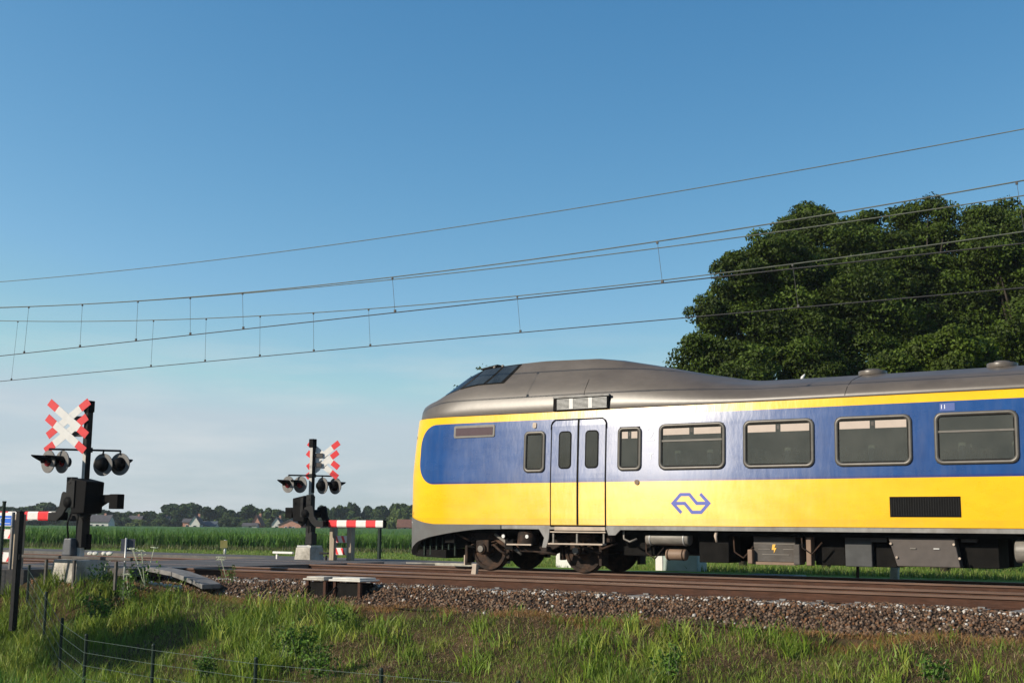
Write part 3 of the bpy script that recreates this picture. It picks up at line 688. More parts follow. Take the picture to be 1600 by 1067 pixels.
# bogie
def wheel(parent, x, sg, R=.46):
    y = sg*.78
    mb = MB(); prof_ = [(-.075,R+.028),(-.045,R+.028),(-.03,R),(.06,R-.004),(.062,R-.07),(.03,R-.085),(.02,.2),(.05,.16),(.055,0)]
    seg = 36; vs = []
    for (o_, r_) in prof_:
        for k_ in range(seg):
            a = 2*math.pi*k_/seg; vs.append((x+r_*math.cos(a), y+sg*o_, R+r_*math.sin(a)))
    mb.add(vs, [(i*seg+k_, i*seg+(k_+1) % seg, (i+1)*seg+(k_+1) % seg, (i+1)*seg+k_) for i in range(len(prof_)-1) for k_ in range(seg)]+[tuple(range(seg))])
    return mb.build('wheel', 'brown_steel', parent, True)
def bogie(x0, x1):
    B = thing('bogie', None, None, (0,0,0)); B.parent = TR
    xm = (x0+x1)/2
    for x in (x0, x1):
        for sg in (-1, 1): 
            o = wheel(B, x, sg); o.modifiers.new('es', 'EDGE_SPLIT').split_angle = math.radians(35)
            mb = MB(); mb.cyl((x, sg*.84, .46), (x, sg*1.16, .46), .13, 16, .11); mb.box((x, sg*1.0, .52), (.34,.22,.26)); mb.build('axle_box', 'brown_steel', B, False, .02)
            mb = MB(); mb.cyl((x, sg*1.15, .46), (x, sg*1.19, .46), .07, 12); mb.build('axle_cap', 'tank', B)
            for dx_ in (-.27, .27):
                pts = [(x+dx_+.065*math.cos(t*.9), sg*1.02+.065*math.sin(t*.9), .50+t*.0095) for t in range(28)]
                mb = MB(); mb.tube(pts, .016, 6); mb.build('coil_spring', 'brown_steel', B, True)
        mb = MB(); mb.cyl((x, -.78, .46), (x, .78, .46), .085, 14); mb.build('axle', 'brown_steel', B, True)
    for sg in (-1, 1):
        mb = MB(); pr = [(x0-.42,.60),(x0-.40,.80),(x0+.30,.84),(x0+.55,.70),(xm-.4,.56),(xm+.4,.56),(x1-.55,.70),(x1-.30,.84),(x1+.40,.80),(x1+.42,.60),(x1+.2,.64),(x1-.25,.66),(x1-.5,.52),(xm+.42,.40),(xm-.42,.40),(x0+.5,.52),(x0+.25,.66),(x0-.2,.64)]
        mb.prism([(x, sg*1.0-.06, z) for x, z in pr], (0, .12, 0)); mb.build('side_frame', 'brown_steel', B, False, .015)
        mb = MB(); mb.cyl((xm, sg*1.12, .56), (xm, sg*1.12, .86), .24, 20, .22); mb.build('air_spring', 'brown_steel', B, True, .03)
        mb = MB(); mb.tube([(x0+.35, sg*1.14, .78), (xm-.35, sg*1.16, .50), (xm-.15, sg*1.16, .36)], [.03,.045,.03], 8); mb.build('damper', 'tank', B, True)
        mb = MB(); mb.tube([(xm+.05, sg*1.2, .45), (x1-.45, sg*1.2, .38)], .03, 8); mb.build('damper', 'brown_steel', B, True)
        for x in (x0-.50, x1+.50):
            mb = MB(); mb.box((x, sg*.86, .36), (.07,.30,.42)); mb.build('brake_hanger', 'brown_steel', B, False, .01)
        for x in (x0+.52, x1-.52):
            mb = MB(); mb.box((x, sg*.80, .42), (.09,.16,.34)); mb.build('brake_shoe', 'brown_steel', B, False, .02)
        mb = MB(); mb.box((x0-.60, sg*.80, .20), (.03,.26,.22)); mb.tube([(x0-.6, sg*.8, .3), (x0-.45, sg*.86, .62)], .025, 6); mb.build('rail_guard', 'step', B)
    mb = MB(); mb.box((xm, 0, .55), (.5, 1.9, .3)); mb.box((x0-.38, 0, .62), (.12, 2.0, .14)); mb.box((x1+.38, 0, .62), (.12, 2.0, .14)); mb.build('bolster', 'under_black', B)
    return B
bogie(-15.50-NOSE+.0, -13.10-NOSE)
# second bogie lies outside the frame on the right
bogie(-1.2-NOSE, 1.3-NOSE)
rc = random.Random(5)
for sg in (-1, 1):
    for k_ in range(16):
        x_ = -16.3-NOSE+k_*.27; z_ = rc.uniform(.45, .85); y_ = sg*rc.uniform(.95, 1.22)
        if k_ % 3 == 0: mb = MB(); mb.box((x_, y_, z_), (rc.uniform(.12,.3), .16, rc.uniform(.12,.26))); mb.build('bracket_box', 'brown_steel' if k_ % 2 else 'under_black', TR, False, .01)
        else: mb = MB(); mb.tube([(x_-.2, y_, z_+.1), (x_, y_+sg*.03, z_-rc.uniform(0,.15)), (x_+rc.uniform(.1,.4), y_, z_-rc.uniform(-.05,.12))], rc.uniform(.012,.03), 6); mb.build('pipe', 'brown_steel', TR, True)
# side step under the doors
for sg in (-1, 1):
    st = thing('door_step', None, None); st.parent = TR
    x0, x1 = -13.56-NOSE, -12.24-NOSE; y = sg*1.41
    mb = MB(); mb.box(((x0+x1)/2, sg*1.42, .972), (x1-x0, .06, .03)); mb.build('recess_shade', 'under_black', st)  # black strip stands in for the shaded recess under the doors
    mb = MB(); mb.box(((x0+x1)/2+.05, sg*1.425, .915), (x1-x0-.12, .05, .075)); mb.build('upper_tread', 'step', st)
    mb = MB(); mb.box(((x0+x1)/2, sg*1.38, .845), (x1-x0, .14, .025)); mb.build('middle_tread', 'step', st)
    mb = MB(); mb.box(((x0+x1)/2-.03, sg*1.42, .60), (x1-x0-.02, .16, .03)); mb.build('lower_tread', 'step', st)
    for x_ in (x0+.06, (x0+x1)/2-.03, x1-.06):
        mb = MB(); mb.box((x_, sg*1.40, .72), (.035,.03,.23)); mb.build('hanger', 'tank', st)
    mb = MB(); mb.prism([(x0-.28, sg*1.405, .90), (x0-.02, sg*1.405, .90), (x0-.04, sg*1.405, .70), (x0-.10, sg*1.405, .52), (x0-.20, sg*1.405, .52), (x0-.15, sg*1.405, .72)], (0, sg*.03, 0)); mb.build('corner_bracket', 'sill', st)
    mb = MB(); mb.prism([(x1+.02, sg*1.405, .90), (x1+.34, sg*1.405, .90), (x1+.22, sg*1.405, .79), (x1+.06, sg*1.405, .79)], (0, sg*.03, 0)); mb.build('corner_bracket', 'sill', st)
    mb = MB(); mb.box((-14.35-NOSE, sg*1.40, .57), (.62,.05,.03)); mb.build('hand_rail', 'step', st)
    for X_, z_ in ((-14.75,.74), (-14.15,.74)):
        mb = MB(); mb.cyl((X_-NOSE, sg*1.40, z_), (X_-NOSE, sg*1.42, z_), .04, 12); mb.build('filler_cap', 'white', st)
# underfloor equipment
def eq(name, X0, X1, z0, z1, y, mat, dep=.5, bev=.015, both=True, slant=0):
    for sg in ((-1, 1) if both else (-1,)):
        x0, x1 = X0-NOSE, X1-NOSE; mb = MB()
        mb.prism([(x0+slant, sg*y, z0), (x1+slant*.6, sg*y, z0), (x1, sg*y, z1), (x0, sg*y, z1)], (0, -sg*dep, 0))
        o = mb.build(name, mat, TR, False, bev)
        if sg < 0: res = o
    return res
eq('equipment_frame', -12.1, -11.35, .38, .88, 1.0, 'under_black')
eq('equipment_frame', -11.4, -9.75, .40, .90, .85, 'under_black', .4)
eq('equipment_frame', -10.35, -9.72, .28, .82, 1.05, 'under_black', .6)
for sg in (-1, 1):
    mb = MB(); mb.cyl((-11.45-NOSE, sg*1.12, .735), (-10.50-NOSE, sg*1.12, .735), .135, 24); mb.build('air_tank', 'tank', TR, True, .03)
    for X_ in (-11.36, -10.62):
        mb = MB(); mb.cyl((X_-NOSE, sg*1.12, .735), (X_+.03-NOSE, sg*1.12, .735), .142, 24); mb.build('tank_strap', 'galv', TR, True)
    mb = MB(); mb.cyl((-11.02-NOSE, sg*1.12, .42), (-10.58-NOSE, sg*1.12, .42), .11, 20); mb.build('air_tank', 'tank_brown', TR, True, .03)
    for X_ in (-10.98, -10.66):
        mb = MB(); mb.cyl((X_-NOSE, sg*1.12, .42), (X_+.025-NOSE, sg*1.12, .42), .117, 20); mb.build('tank_strap', 'brown_steel', TR, True)
    mb = MB(); mb.tube([(-9.85-NOSE, sg*1.33, .88), (-9.86-NOSE, sg*1.36, .80), (-9.84-NOSE, sg*1.36, .68)], [.03,.035,.02], 8); mb.build('pipe_cock', 'step', TR, True)
    mb = MB(); mb.tube([(-11.9-NOSE, sg*1.3, .9), (-11.88-NOSE, sg*1.32, .72), (-11.75-NOSE, sg*1.32, .66), (-11.6-NOSE, sg*1.3, .72)], .022, 8); mb.build('air_hose', 'tank', TR, True)
bb = eq('battery_box', -9.2, -8.36, .32, .88, 1.08, 'under_grey', .6)
eq('equipment_bracket', -9.28, -9.18, .28, .55, 1.2, 'tank_brown', .3); eq('equipment_bracket', -8.36, -8.24, .28, .66, 1.2, 'under_grey', .3)
for z_, a_, b_ in ((.56, .10, .34), (.56, .60, .85), (.46, .18, .72), (.80, .12, .80), (.66, .02, .83)):
    mb = MB(); mb.box((-9.2-NOSE+(a_+b_)/2, -1.086, z_), (b_-a_, .012, .012)); mb.build('trim_strip', 'tank' if z_ < .7 else 'black', bb)
mb = MB(); mb.prism([(-8.81-NOSE,-1.084,.66),(-8.745-NOSE,-1.084,.665),(-8.775-NOSE,-1.084,.585),(-8.735-NOSE,-1.084,.59),(-8.79-NOSE,-1.084,.48),(-8.785-NOSE,-1.084,.55),(-8.83-NOSE,-1.084,.548)], (0,-.004,0)); mb.build('warning_flash', 'yellow_mark', bb)
mb = MB(); mb.box((-8.78-NOSE, -1.07, .295), (.86,.1,.05)); mb.build('skid', 'tank_brown', bb)
eq('equipment_bracket', -8.12, -8.02, .27, .86, 1.18, 'tank_brown', .2)
eq('equipment_box', -8.02, -7.45, .28, .88, .95, 'under_black', .7); 
eb = eq('equipment_box', -7.42, -6.92, .27, .87, 1.05, 'under_grey', .7)
eb.data.materials[0] = simple('dark case', (.045,.047,.048), .7, 0, .3, 4)
eq('equipment_box', -6.90, -6.5, .27, .87, .95, 'under_black', .7)
eq('equipment_cover', -6.92, -6.62, .72, .88, 1.12, 'under_grey', .3)
cb = eq('converter_box', -6.58, -5.42, .30, .85, 1.22, 'under_grey', .7, slant=.16)
cb.data.materials[0] = simple('converter case', (.070,.058,.052), .7, 0, .2, 4)
for X_ in (-6.13, -5.72):
    mb = MB(); mb.box((X_-NOSE, -1.228, .62), (.10,.02,.022)); mb.build('handle', 'galv' if X_ > -6 else 'tank', cb)
for X_, z_ in ((-6.52,.70), (-6.42,.46), (-5.42,.70), (-5.33,.46)):
    mb = MB(); mb.cyl((X_-NOSE, -1.22, z_), (X_-NOSE, -1.25, z_), .022, 8); mb.build('latch', 'step', TR)
eq('equipment_box', -5.40, -4.72, .29, .88, 1.0, 'under_black', .8)
eq('equipment_cover', -5.32, -5.05, .74, .88, 1.15, 'under_grey', .2)
mb = MB(); mb.cyl((-4.42-NOSE, -1.1, .60), (-3.5-NOSE, -1.1, .60), .2, 24); mb.build('air_tank', 'tank', TR, True, .04)
for k_, (X_, Y_, z_) in enumerate(((-11.75,-.9,.5),(-11.5,-1.1,.45),(-9.6,-1.1,.5),(-8.2,-1.2,.6))):
    mb = MB(); mb.tube([(X_-NOSE, Y_, z_+.36), (X_-NOSE+.03, Y_-.03, z_), (X_-NOSE+.2, Y_, z_-.12), (X_-NOSE+.4, Y_, z_+.1)], .017, 6); mb.build('cable', 'brown_steel', TR, True)

# ------------------------------------------------------------------ overhead wires
def curve_pts(ctrl, D, ext=True, n=60):
    P3 = [P(x, y, D) for x, y in ctrl]; X = [p.x for p in P3]; Z = [p.z for p in P3]
    deg = min(2, len(X)-1); co = np.polyfit(X, Z, deg)
    x0, x1 = (X[0]-14, X[-1]+8) if ext else (X[0], X[-1])
    xx = np.linspace(x0, x1, n); return [Vector((x, D, float(np.polyval(co, x)))) for x in xx], co
def overhead(ctrl_m, ctrl_c, D, drops, label, grp='catenaries over the tracks'):
    t = thing('overhead_line', label, 'overhead line', (-20, D, 5), grp)
    o = Vector((-20, D, 5)); pm, cm = curve_pts(ctrl_m, D); pc, cc = curve_pts(ctrl_c, D)
    mb = MB(); mb.tube([p-o for p in pm], .0115, 5); mb.build('messenger_wire', 'wire', t)
    mb = MB(); mb.tube([p-o for p in pc], .011, 5); mb.build('contact_wire', 'wire_dark', t)
    for a_, b_ in drops:
        xa, xb = P(a_, 480, D).x, P(b_, 540, D).x
        za, zb = float(np.polyval(cm, xa)), float(np.polyval(cc, xb))
        mb = MB(); mb.tube([Vector((xa, D, za))-o, Vector((xb, D, zb))-o], .0042, 4)
        mb.box(Vector((xa, D, za-.02))-o, (.035,.03,.05)); mb.box(Vector((xb, D, zb+.03))-o, (.045,.03,.06)); mb.build('dropper', 'wire_dark', t)
overhead([(0,480),(215,471),(378,458),(613,433),(1028,376),(1600,283)], [(0,556),(125,542.5),(379,515),(616,489),(1036,441),(1600,381)], 19.85,
         [(45,38.5),(128.5,125),(215,212),(296.5,296.5),(378,379),(612,616),(1028,1036),(1599,1612)], 'overhead line above the near track, its thin droppers hanging highest')
overhead([(0,501),(407,494),(490,489),(576,483),(808,462),(1000,441),(1600,362.5)], [(0,596),(321,564.5),(578,541),(813,520),(1069,497.5),(1600,449)], 23.85,
         [(29.5,21.5),(241,237.5),(323,321.5),(407,406.5),(490,490.5),(576,578.5),(808,813),(1240,1249)], 'overhead line right above the train, its contact wire the lowest wire')
for ctrl, D, lab in (([(0,481),(400,457),(613,436.5),(1000,392),(1600,305.5)], 23.85, 'twisted wire running just under the upper catenary wire and crossing the tree top'),
                     ([(0,440.5),(500,385.5),(680,360),(1000,309),(1600,202)], 26.0, 'topmost lone twisted feeder wire crossing the blue sky')):
    pp, co = curve_pts(ctrl, D); o0 = pp[30]; mb = MB(); mb.tube([p-o0 for p in pp], .0115, 5)
    o = mb.build('feeder_wire', 'wire', None, loc=o0); tag(o, lab, 'wire', 'feeder wires')

# ------------------------------------------------------------------ level crossing signals
def xarm(mb_r, mb_w, c, ang, ux, L_, wd, th, nrm, k=0):
    up = Vector((0,0,1)); d_ = ux*math.cos(ang)+up*math.sin(ang); n_ = d_.cross(nrm).normalized()
    def seg(a, b, mb, tip=0):
        p0, p1 = c+d_*a, c+d_*b; o_ = nrm*(.004*k)
        q = [p0-n_*wd/2+o_, p1-n_*wd/2+o_, p1+n_*wd/2+o_, p0+n_*wd/2+o_]
        if tip: q = [p0-n_*wd/2+o_, p1-d_*.05-n_*wd/2+o_, p1-n_*wd*.25+o_, p1+n_*wd*.25+o_, p1-d_*.05+n_*wd/2+o_, p0+n_*wd/2+o_]
        mb.prism(q, nrm*th)
    seg(-L_*.58, L_*.58, mb_w); seg(L_*.58, L_, mb_r, 0)
    # other end
    ang2 = ang+math.pi; d2 = ux*math.cos(ang2)+up*math.sin(ang2); sv = d_; d_ = d2; n_ = d_.cross(nrm).normalized(); seg(L_*.58, L_, mb_r, 0)
def signal(label, base, px, ysign, lamps, arm, bs, boomlen, boomz, cross_c, cross_az, face, pole_top, slabs):
    T = thing('crossing_signal', label, 'crossing signal', base, 'barrier signals at the level crossing')
    B = Vector(base); l = lambda v: Vector(v)-B
    # foundation
    mb = MB(); fw_ = .62 if bs > 0 else .86
    mb = MB(); mb.box((0, 0, .12), (fw_,fw_,.50), taper=.86); fo = mb.build('foundation', 'concrete', T, False, .02)
    mb = MB(); mb.box((0,0,.40), (.52,.46,.05)); mb.build('base_plate', 'galv', T)
    pt = pole_top-B.z; za0 = arm-B.z-.02
    # pole: slim steel H post
    mb = MB(); mb.box((0, 0, (pt+.42)/2), (.11,.11,pt-.42)); mb.build('pole', 'pole_grey', T, False, .008)
    mb = MB(); mb.box((.057, -.0, (pt+1.9)/2), (.012,.12,pt-1.9)); mb.build('cable_channel', 'dark_metal', T)
    if bs < 0: mb = MB(); mb.box((0, -.06, (pt+za0)/2), (.114,.012,pt-za0)); mb.build('front_cover', 'dark_metal', T)
    mb = MB(); mb.box((0, 0, pt-.10), (.16,.16,.24)); mb.build('bell_housing', 'black', T, False, .01)
    # saltires
    ux = Vector((math.sin(cross_az), math.cos(cross_az), 0)); nrm = ux.cross(Vector((0,0,1)))*face  # face 1: towards the near side
    cs = [Vector(cc)-B for cc in cross_c]
    for i, c in enumerate(cs):
        mw, mr = MB(), MB()
        for k_, ang in enumerate((math.radians(37), math.radians(-37))): xarm(mr, mw, c+nrm*.012*i, ang, ux, .595, .160, .010, nrm, k_*3)
        cr = mw.build('saltire', 'white', T)
        np_ = len(mr.v)//4
        for t4 in range(4):
            m4 = MB(); v4 = mr.v[t4*np_:(t4+1)*np_]; h4 = np_//2
            m4.add(v4, [tuple(range(h4))[::-1], tuple(range(h4, np_))]+[(i5, (i5+1) % h4, h4+(i5+1) % h4, h4+i5) for i5 in range(h4)]); m4.build('red_tip', 'red', cr)
    for c in cs:
        mb = MB(); p1 = Vector((0, 0, c.z)); q0 = c-nrm*.03; dd = (p1-q0); ln = dd.length
        mb.box((q0+p1)/2, (ln, .03, .11), math.atan2(dd.y, dd.x)); mb.build('bracket', 'under_grey', T)
    # lamp arms
    az = math.radians(40); ua = Vector((math.sin(az), math.cos(az), 0)); va = Vector((math.cos(az), -math.sin(az), 0))  # va points towards the camera side
    za = arm-B.z
    mb = MB(); mb.tube([-ua*lamps[0][0]*-1*1.0+Vector((0,0,za)) if False else ua*lamps[0][0]+Vector((0,0,za)), ua*lamps[-1][0]+Vector((0,0,za))], .022, 8); mb.box((0,0,za), (.17,.17,.10)); mb.build('lamp_arm', 'dark_metal', T)
    for s_, dz, faz in lamps:
        c = ua*s_+Vector((0,0,za-.26+dz)); fd = Vector((math.sin(math.radians(faz)), math.cos(math.radians(faz)), 0))
        mb = MB(); mb.cyl(c-fd*.012, c+fd*.012, .235, 28); lb = mb.build('lamp', 'lampback', T)
        mb = MB(); mb.cyl(c-fd*.16, c-fd*.012, .10, 18, .15); mb.build('housing', 'black', lb, True)
        mb = MB(); mb.cyl(c+fd*.012, c+fd*.04, .105, 20, .09); mb.build('lens', 'redlens', lb, True)
        # visor: open half tube
        side = fd.cross(Vector((0,0,1))); vv = []; K = 14; r0 = .125
        for i in range(K+1):
            a = math.pi*(-.08+1.16*i/K); ra = side*math.cos(a)+Vector((0,0,1))*math.sin(a); ln = .10+.30*max(0, math.sin(a))
            vv += [c+ra*r0+fd*.012, c+ra*(r0+.0)+fd*ln, c+ra*(r0-.012)+fd*ln, c+ra*(r0-.012)+fd*.012]
        mb = MB(); mb.add(vv, [(i*4+j, (i+1)*4+j, (i+1)*4+(j+1) % 4, i*4+(j+1) % 4) for i in range(K) for j in range(4)]); mb.build('visor', 'black', lb, True)
        mb = MB(); mb.tube([c+Vector((0,0,.2))-fd*.03, Vector((c.x-fd.x*.0, c.y, za))], .018, 6); mb.build('lamp_hanger', 'dark_metal', lb)
    # drive machine
    zb = boomz-B.z
    mb = MB(); mb.prism([(bs*.02, -.30, zb+.04), (bs*-.40, -.30, zb+.06), (bs*-.43, -.30, zb+.70), (bs*.02, -.30, zb+.78)], (0, .46, 0))
    dm = mb.build('drive_machine', 'black', T, False, .02)
    mb = MB(); mb.box((bs*-.05, -.30, zb+.45), (.10,.06,.55)); mb.build('hinge_plate', 'dark_metal', dm)
    mb = MB(); mb.box((bs*.15, -.20, zb+.62), (.18,.14,.36)); mb.box((bs*.15,-.275,zb+.68), (.10,.012,.04)); mb.build('switch_box', 'dark_metal', T, False, .01)
    mb = MB(); mb.cyl((bs*.08, -.36, zb+.28), (bs*.08, .30, zb+.28), .11, 18); mb.build('pivot', 'black', T, True)
    for y_ in (-.30, .25):
        mb = MB(); mb.prism([(bs*x, y_, zb+z) for x, z in ((.02,.44),(.16,.47),(.30,.50),(.34,.46),(.40,.20),(.52,.07),(.74,.07),(.74,-.10),(.46,-.10),(.28,.02),(.16,.18),(.02,.16))], (0, .05, 0)); mb.build('boom_cheek', 'dark_metal', T, False, .008)
        if y_ > 0: mb = MB(); mb.prism([(bs*x, y_, zb+z) for x, z in ((0,.26),(-.45,.42),(-.62,.43),(-.62,.31),(-.40,.28),(0,.10))], (0, .05, 0)); mb.build('weight_arm', 'black', T)
    mb = MB(); mb.box((bs*-.70, .10, zb+.36), (.50,.12,.16)); mb.box((bs*-.88, .12, zb+.30), (.26,.18,.30)); mb.build('counterweight', 'black', T, False, .012)
    mb = MB(); mb.tube([(bs*-.05,-.1,zb+.10), (bs*-.20,-.12,zb-.02), (bs*-.32,-.1,zb+.06)], .07, 8); mb.build('cable_boot', 'dark_metal', T, True)
    mb = MB(); mb.box((0, .02, (zb+.5)/2+.2), (.20,.20,zb-.32)); mb.build('column', 'dark_metal', T, False, .01)
    mb = MB(); mb.box((.04, .10, zb*.58), (.17,.12,.32)); mb.build('junction_box', 'black', T, False, .01)
    mb = MB(); mb.tube([(bs*.10,-.2,zb+.1), (bs*.17,-.24,zb-.15), (bs*.14,-.2,zb*.5)], .018, 6); mb.build('cable', 'black', T, True)
    mb = MB(); mb.box((bs*.16, -.14, .62), (.26,.24,.36), .12, .8); mb.build('relay_box', 'dark_metal' if bs > 0 else simple('worn grey lid', (.055,.06,.07), .5, 0, .3, 8), T, False, .03)
    # boom with stripes, hollow box section
    x = bs*.72; mb = MB(); mb.box((bs*.70, -.04, zb), (.10,.34,.17)); mb.build('boom_socket', 'black', T)
    bp = thing('boom', None, None); bp.parent = T
    x = .76; i = 0; first = .26 if bs < 0 else .30
    while x < .76+boomlen-.01:
        ln = min(.345 if i else first, .76+boomlen-x); colr = ('white', 'red')[i % 2] if bs < 0 else ('red', 'white')[i % 2]
        mb = MB(); x1 = x+ln; yb = -.04; hh = .095; dd = .05
        pr = [(yb-dd, -hh*.7), (yb-dd*.6, -hh), (yb+dd*.6, -hh), (yb+dd, -hh*.7), (yb+dd, hh*.7), (yb+dd*.6, hh), (yb-dd*.6, hh), (yb-dd, hh*.7)]
        mb.prism([(bs*x, y, zb+z) for y, z in pr], (bs*ln, 0, 0)); mb.build('stripe', colr, bp); x = x1; i += 1
    mb = MB(); mb.box((bs*(.76+boomlen+.015), -.04, zb), (.03,.13,.205)); mb.build('end_cap', 'black', bp)
    return T
b1 = P(124, 897, 16.9); b2 = P(483, 872, 26.6)
def cx(px, py, D): return tuple(P(px, py, D))
# lamp tuples: offset along the arm, dz, facing azimuth
signal('near barrier signal with two red and white saltires on a dark mast, boom reaching left', (b1.x, 16.9, -.17), 0, 0,
       [(-.74, .0, 183), (-.47, .0, 183), (.34, -.04, 345), (.68, -.02, 345)], P(133, 703, 16.9).z, -1, 4.2, P(90, 806, 16.9).z,
       [cx(107, 654, 16.68), cx(104, 678, 16.68)], math.radians(72), 1, P(137, 628, 16.9).z, True)
signal('farther barrier signal beside the train nose, boom reaching right over the path', (b2.x, 26.6, -.05), 0, 0,
       [(-.66, .0, 184), (-.32, .0, 176), (.31, -.02, 8), (.68, -.02, 4)], P(484, 743, 26.6).z, 1, 1.95, P(550, 818, 26.6).z,
       [cx(505, 711, 26.75), cx(503, 726, 26.75)], math.radians(72), -1, P(486, 687, 26.6).z, False)

# low rails around the foundations
def low_rail(name, label, p0, p1, legs, zt, mat, zb):
    a = Vector(p0); b = Vector(p1); t = thing(name, label, 'rail', (a.x, a.y, zb), 'low guard rails by the signals')
    d_ = b-a; mb = MB(); c = (a+b)/2-Vector((a.x, a.y, 0)); mb.box((c.x, c.y, zt-zb), (d_.length, .07, .06), math.atan2(d_.y, d_.x)); mb.build('beam', mat, t, False, .01)
    for f_ in legs:
        q = a+d_*f_-Vector((a.x, a.y, 0)); mb = MB(); mb.box((q.x, q.y, (zt-zb)/2-.1), (.05,.05,zt-zb+.1)); mb.build('leg', mat, t)
low_rail('guard_rail', 'low dark beam on short legs in front of the near signal base', (P(34,870,16.4).x,16.4,0), (P(206,870,16.4).x,16.4,0), (.24,.5,.87), P(120,871,16.4).z, 'under_grey', -.2)
low_rail('guard_rail', 'low pale rail left of the farther signal base', (P(427,863,26.3).x,26.3,0), (P(458,863,26.3).x,26.3,0), (.2,), P(440,863,26.3).z, 'white', -.15)
low_rail('guard_rail', 'low dark rail right of the farther signal base', (P(500,864,26.3).x,26.3,0), (P(513,864,26.3).x,26.3,0), (.75,), P(505,864,26.3).z, 'dark_metal', -.15)

# guard fences with striped boards
def striped(parent, c, w_, h_, th, lean, rz=0):
    mb = MB(); mb.box(c, (w_, th, h_), rz); bd = mb.build('board', 'white', parent); c = Vector(c)
    ca, sa_ = math.cos(rz), math.sin(rz); mb = MB()
    f_ = .30*w_; xs_ = [-.42*w_, .12*w_]
    for x0 in xs_:
        a = [(x0, -h_/2+.008), (x0+.2*w_, -h_/2+.008), (x0+.2*w_+lean*w_*.2, h_/2-.008), (x0+lean*w_*.2, h_/2-.008)]
        q = [(min(max(px_, -w_/2+.006), w_/2-.006), pz_) for px_, pz_ in a]
        mb.prism([(c.x+px_*ca+(th/2+.003)*sa_, c.y+px_*sa_-(th/2+.003)*ca, c.z+pz_) for px_, pz_ in q], (0, .003, 0))
    mb.build('red_stripes', 'red', bd)
def guard_fence(label, D, posts, ztop, zb, boards, bw, lean, mat='wood'):
    x0 = P(posts[0], 850, D).x; x1 = P(posts[1], 850, D).x
    t = thing('guard_fence', label, 'fence', ((x0+x1)/2, D, zb), 'post and board fences by the crossing'); xm = (x0+x1)/2
    for x in (x0, x1):
        mb = MB(); mb.box((x-xm, 0, (ztop-zb)/2), (.17,.17,ztop-zb)); mb.build('post', mat, t, False, .01)
    for z in boards: striped(t, (0, -.0, z-zb), x1-x0-.19, .2, .04, lean)
    return t
guard_fence('two wooden posts with two striped boards right of the farther signal', 27.6, (521, 548), P(534,822,27.6).z, -.3, [P(534,842,27.6).z, P(534,861,27.6).z], .5, -1)
guard_fence('pale posts with two striped boards at the left edge beneath the blue sign', 16.55, (-12, 29), P(20,803,16.55).z, -.35, [P(15,834,16.55).z, P(15,870,16.55).z], .5, 1)

# blue information sign
c = P(5, 811, 16.2); T = thing('info_sign', 'small blue sign with white lettering and white top band at left edge', 'sign', (c.x, 16.2, -.3))
mb = MB(); mb.box((0, 0, c.z+.3), (.62,.03,.28)); pl = mb.build('plate', 'white', T)
mb = MB(); mb.box((0, -.018, c.z+.3-.025), (.60,.004,.20)); mb.build('blue_field', 'blue_sign', pl)
text_mesh('lettering', 'C', .17, (-.02, -.024, c.z+.27), 'white', pl)
for z_ in (.055, -.055):
    mb = MB(); mb.box((.17, -.022, c.z+.27+z_), (.22,.002,.012)); mb.build('text_line', 'white', pl)
for x_ in (-.2, .26):
    mb = MB(); mb.box((x_, .05, (c.z+.15+.3)/2), (.06,.05,c.z+.45)); mb.build('post', 'concrete_dark', T)

# tall gate post
gp0 = P(17, 985, 15.0); gp1 = P(31, 800, 15.0)
mb = MB(); hgt = gp1.z-gp0.z; mb.prism([(-.055,-.055,0),(.055,-.055,0),(.055,.055,0),(-.055,.055,0)], (0,0,hgt)); mb.box((0,0,hgt+.01), (.13,.13,.02)); mb.box((.07,0,hgt*.62), (.03,.05,.10))
tag(mb.build('gate_post', 'dark_metal', None, False, .008, loc=(gp0.x+.05, 15.0, gp0.z)), 'thick dark steel post standing before the blue sign', 'post')
g1 = P(-7, 985, 15.4); g2 = P(6, 785, 15.4)
mb = MB(); mb.cyl((0,0,0), (0,0,g2.z-g1.z), .035, 10); mb.cyl((0,0,g2.z-g1.z), (0,0,g2.z-g1.z+.03), .04, 10)
T = thing('wire_fence', 'tall slim green fence post with wire mesh at left edge', 'fence', (g1.x, 15.4, g1.z)); mb.build('post', 'fence_green', T)
mb = MB()
for i in range(16): z_ = .3+i*.1; mb.tube([(-2.0,.1,z_), (0,0,z_)], .0025, 4)
for i in range(24): x_ = -.08*i; mb.tube([(x_,.05,.3), (x_,.05,1.85)], .002, 4)
mb.build('mesh', 'fence_green', T)

# wire mesh fence going down the bank and along the ditch
T = thing('mesh_fence', 'low dark green wire fence descending the grass bank', 'fence', (-16, 12.7, -1.9)); o = Vector((-16,12.7,-1.9))
tops = [P(46,884,16.0), P(72.5,926,14.8), P(97.5,967,13.6), P(135,992.5,12.7), P(240,1008,12.5), P(400,1029,12.5), P(596,1046,12.4), P(810,1066,12.3), P(1060,1090,12.2)]
for p in tops:
    mb = MB(); b = Vector((p.x, p.y, p.z-1.15)); mb.cyl(b-o, p-o, .026, 10); mb.cyl(p-o, p-o+Vector((0,0,.025)), .031, 10, .02); mb.build('post', 'fence_green', T)
for k_ in range(6):
    dz = -.06-k_*.19; mb = MB(); pts = []
    for a_, b_ in zip(tops[:-1], tops[1:]):
        for i in range(6): q = a_.lerp(b_, i/6); pts.append(q+Vector((0,-.03,dz))-o)
    mb.tube(pts, .0034 if k_ < 4 else .0022, 4); mb.build('strand', simple('green wire', (.055,.085,.07), .5, 0, .2, 4) if k_ == 0 else bpy.data.materials['green wire'], T)
mb = MB()
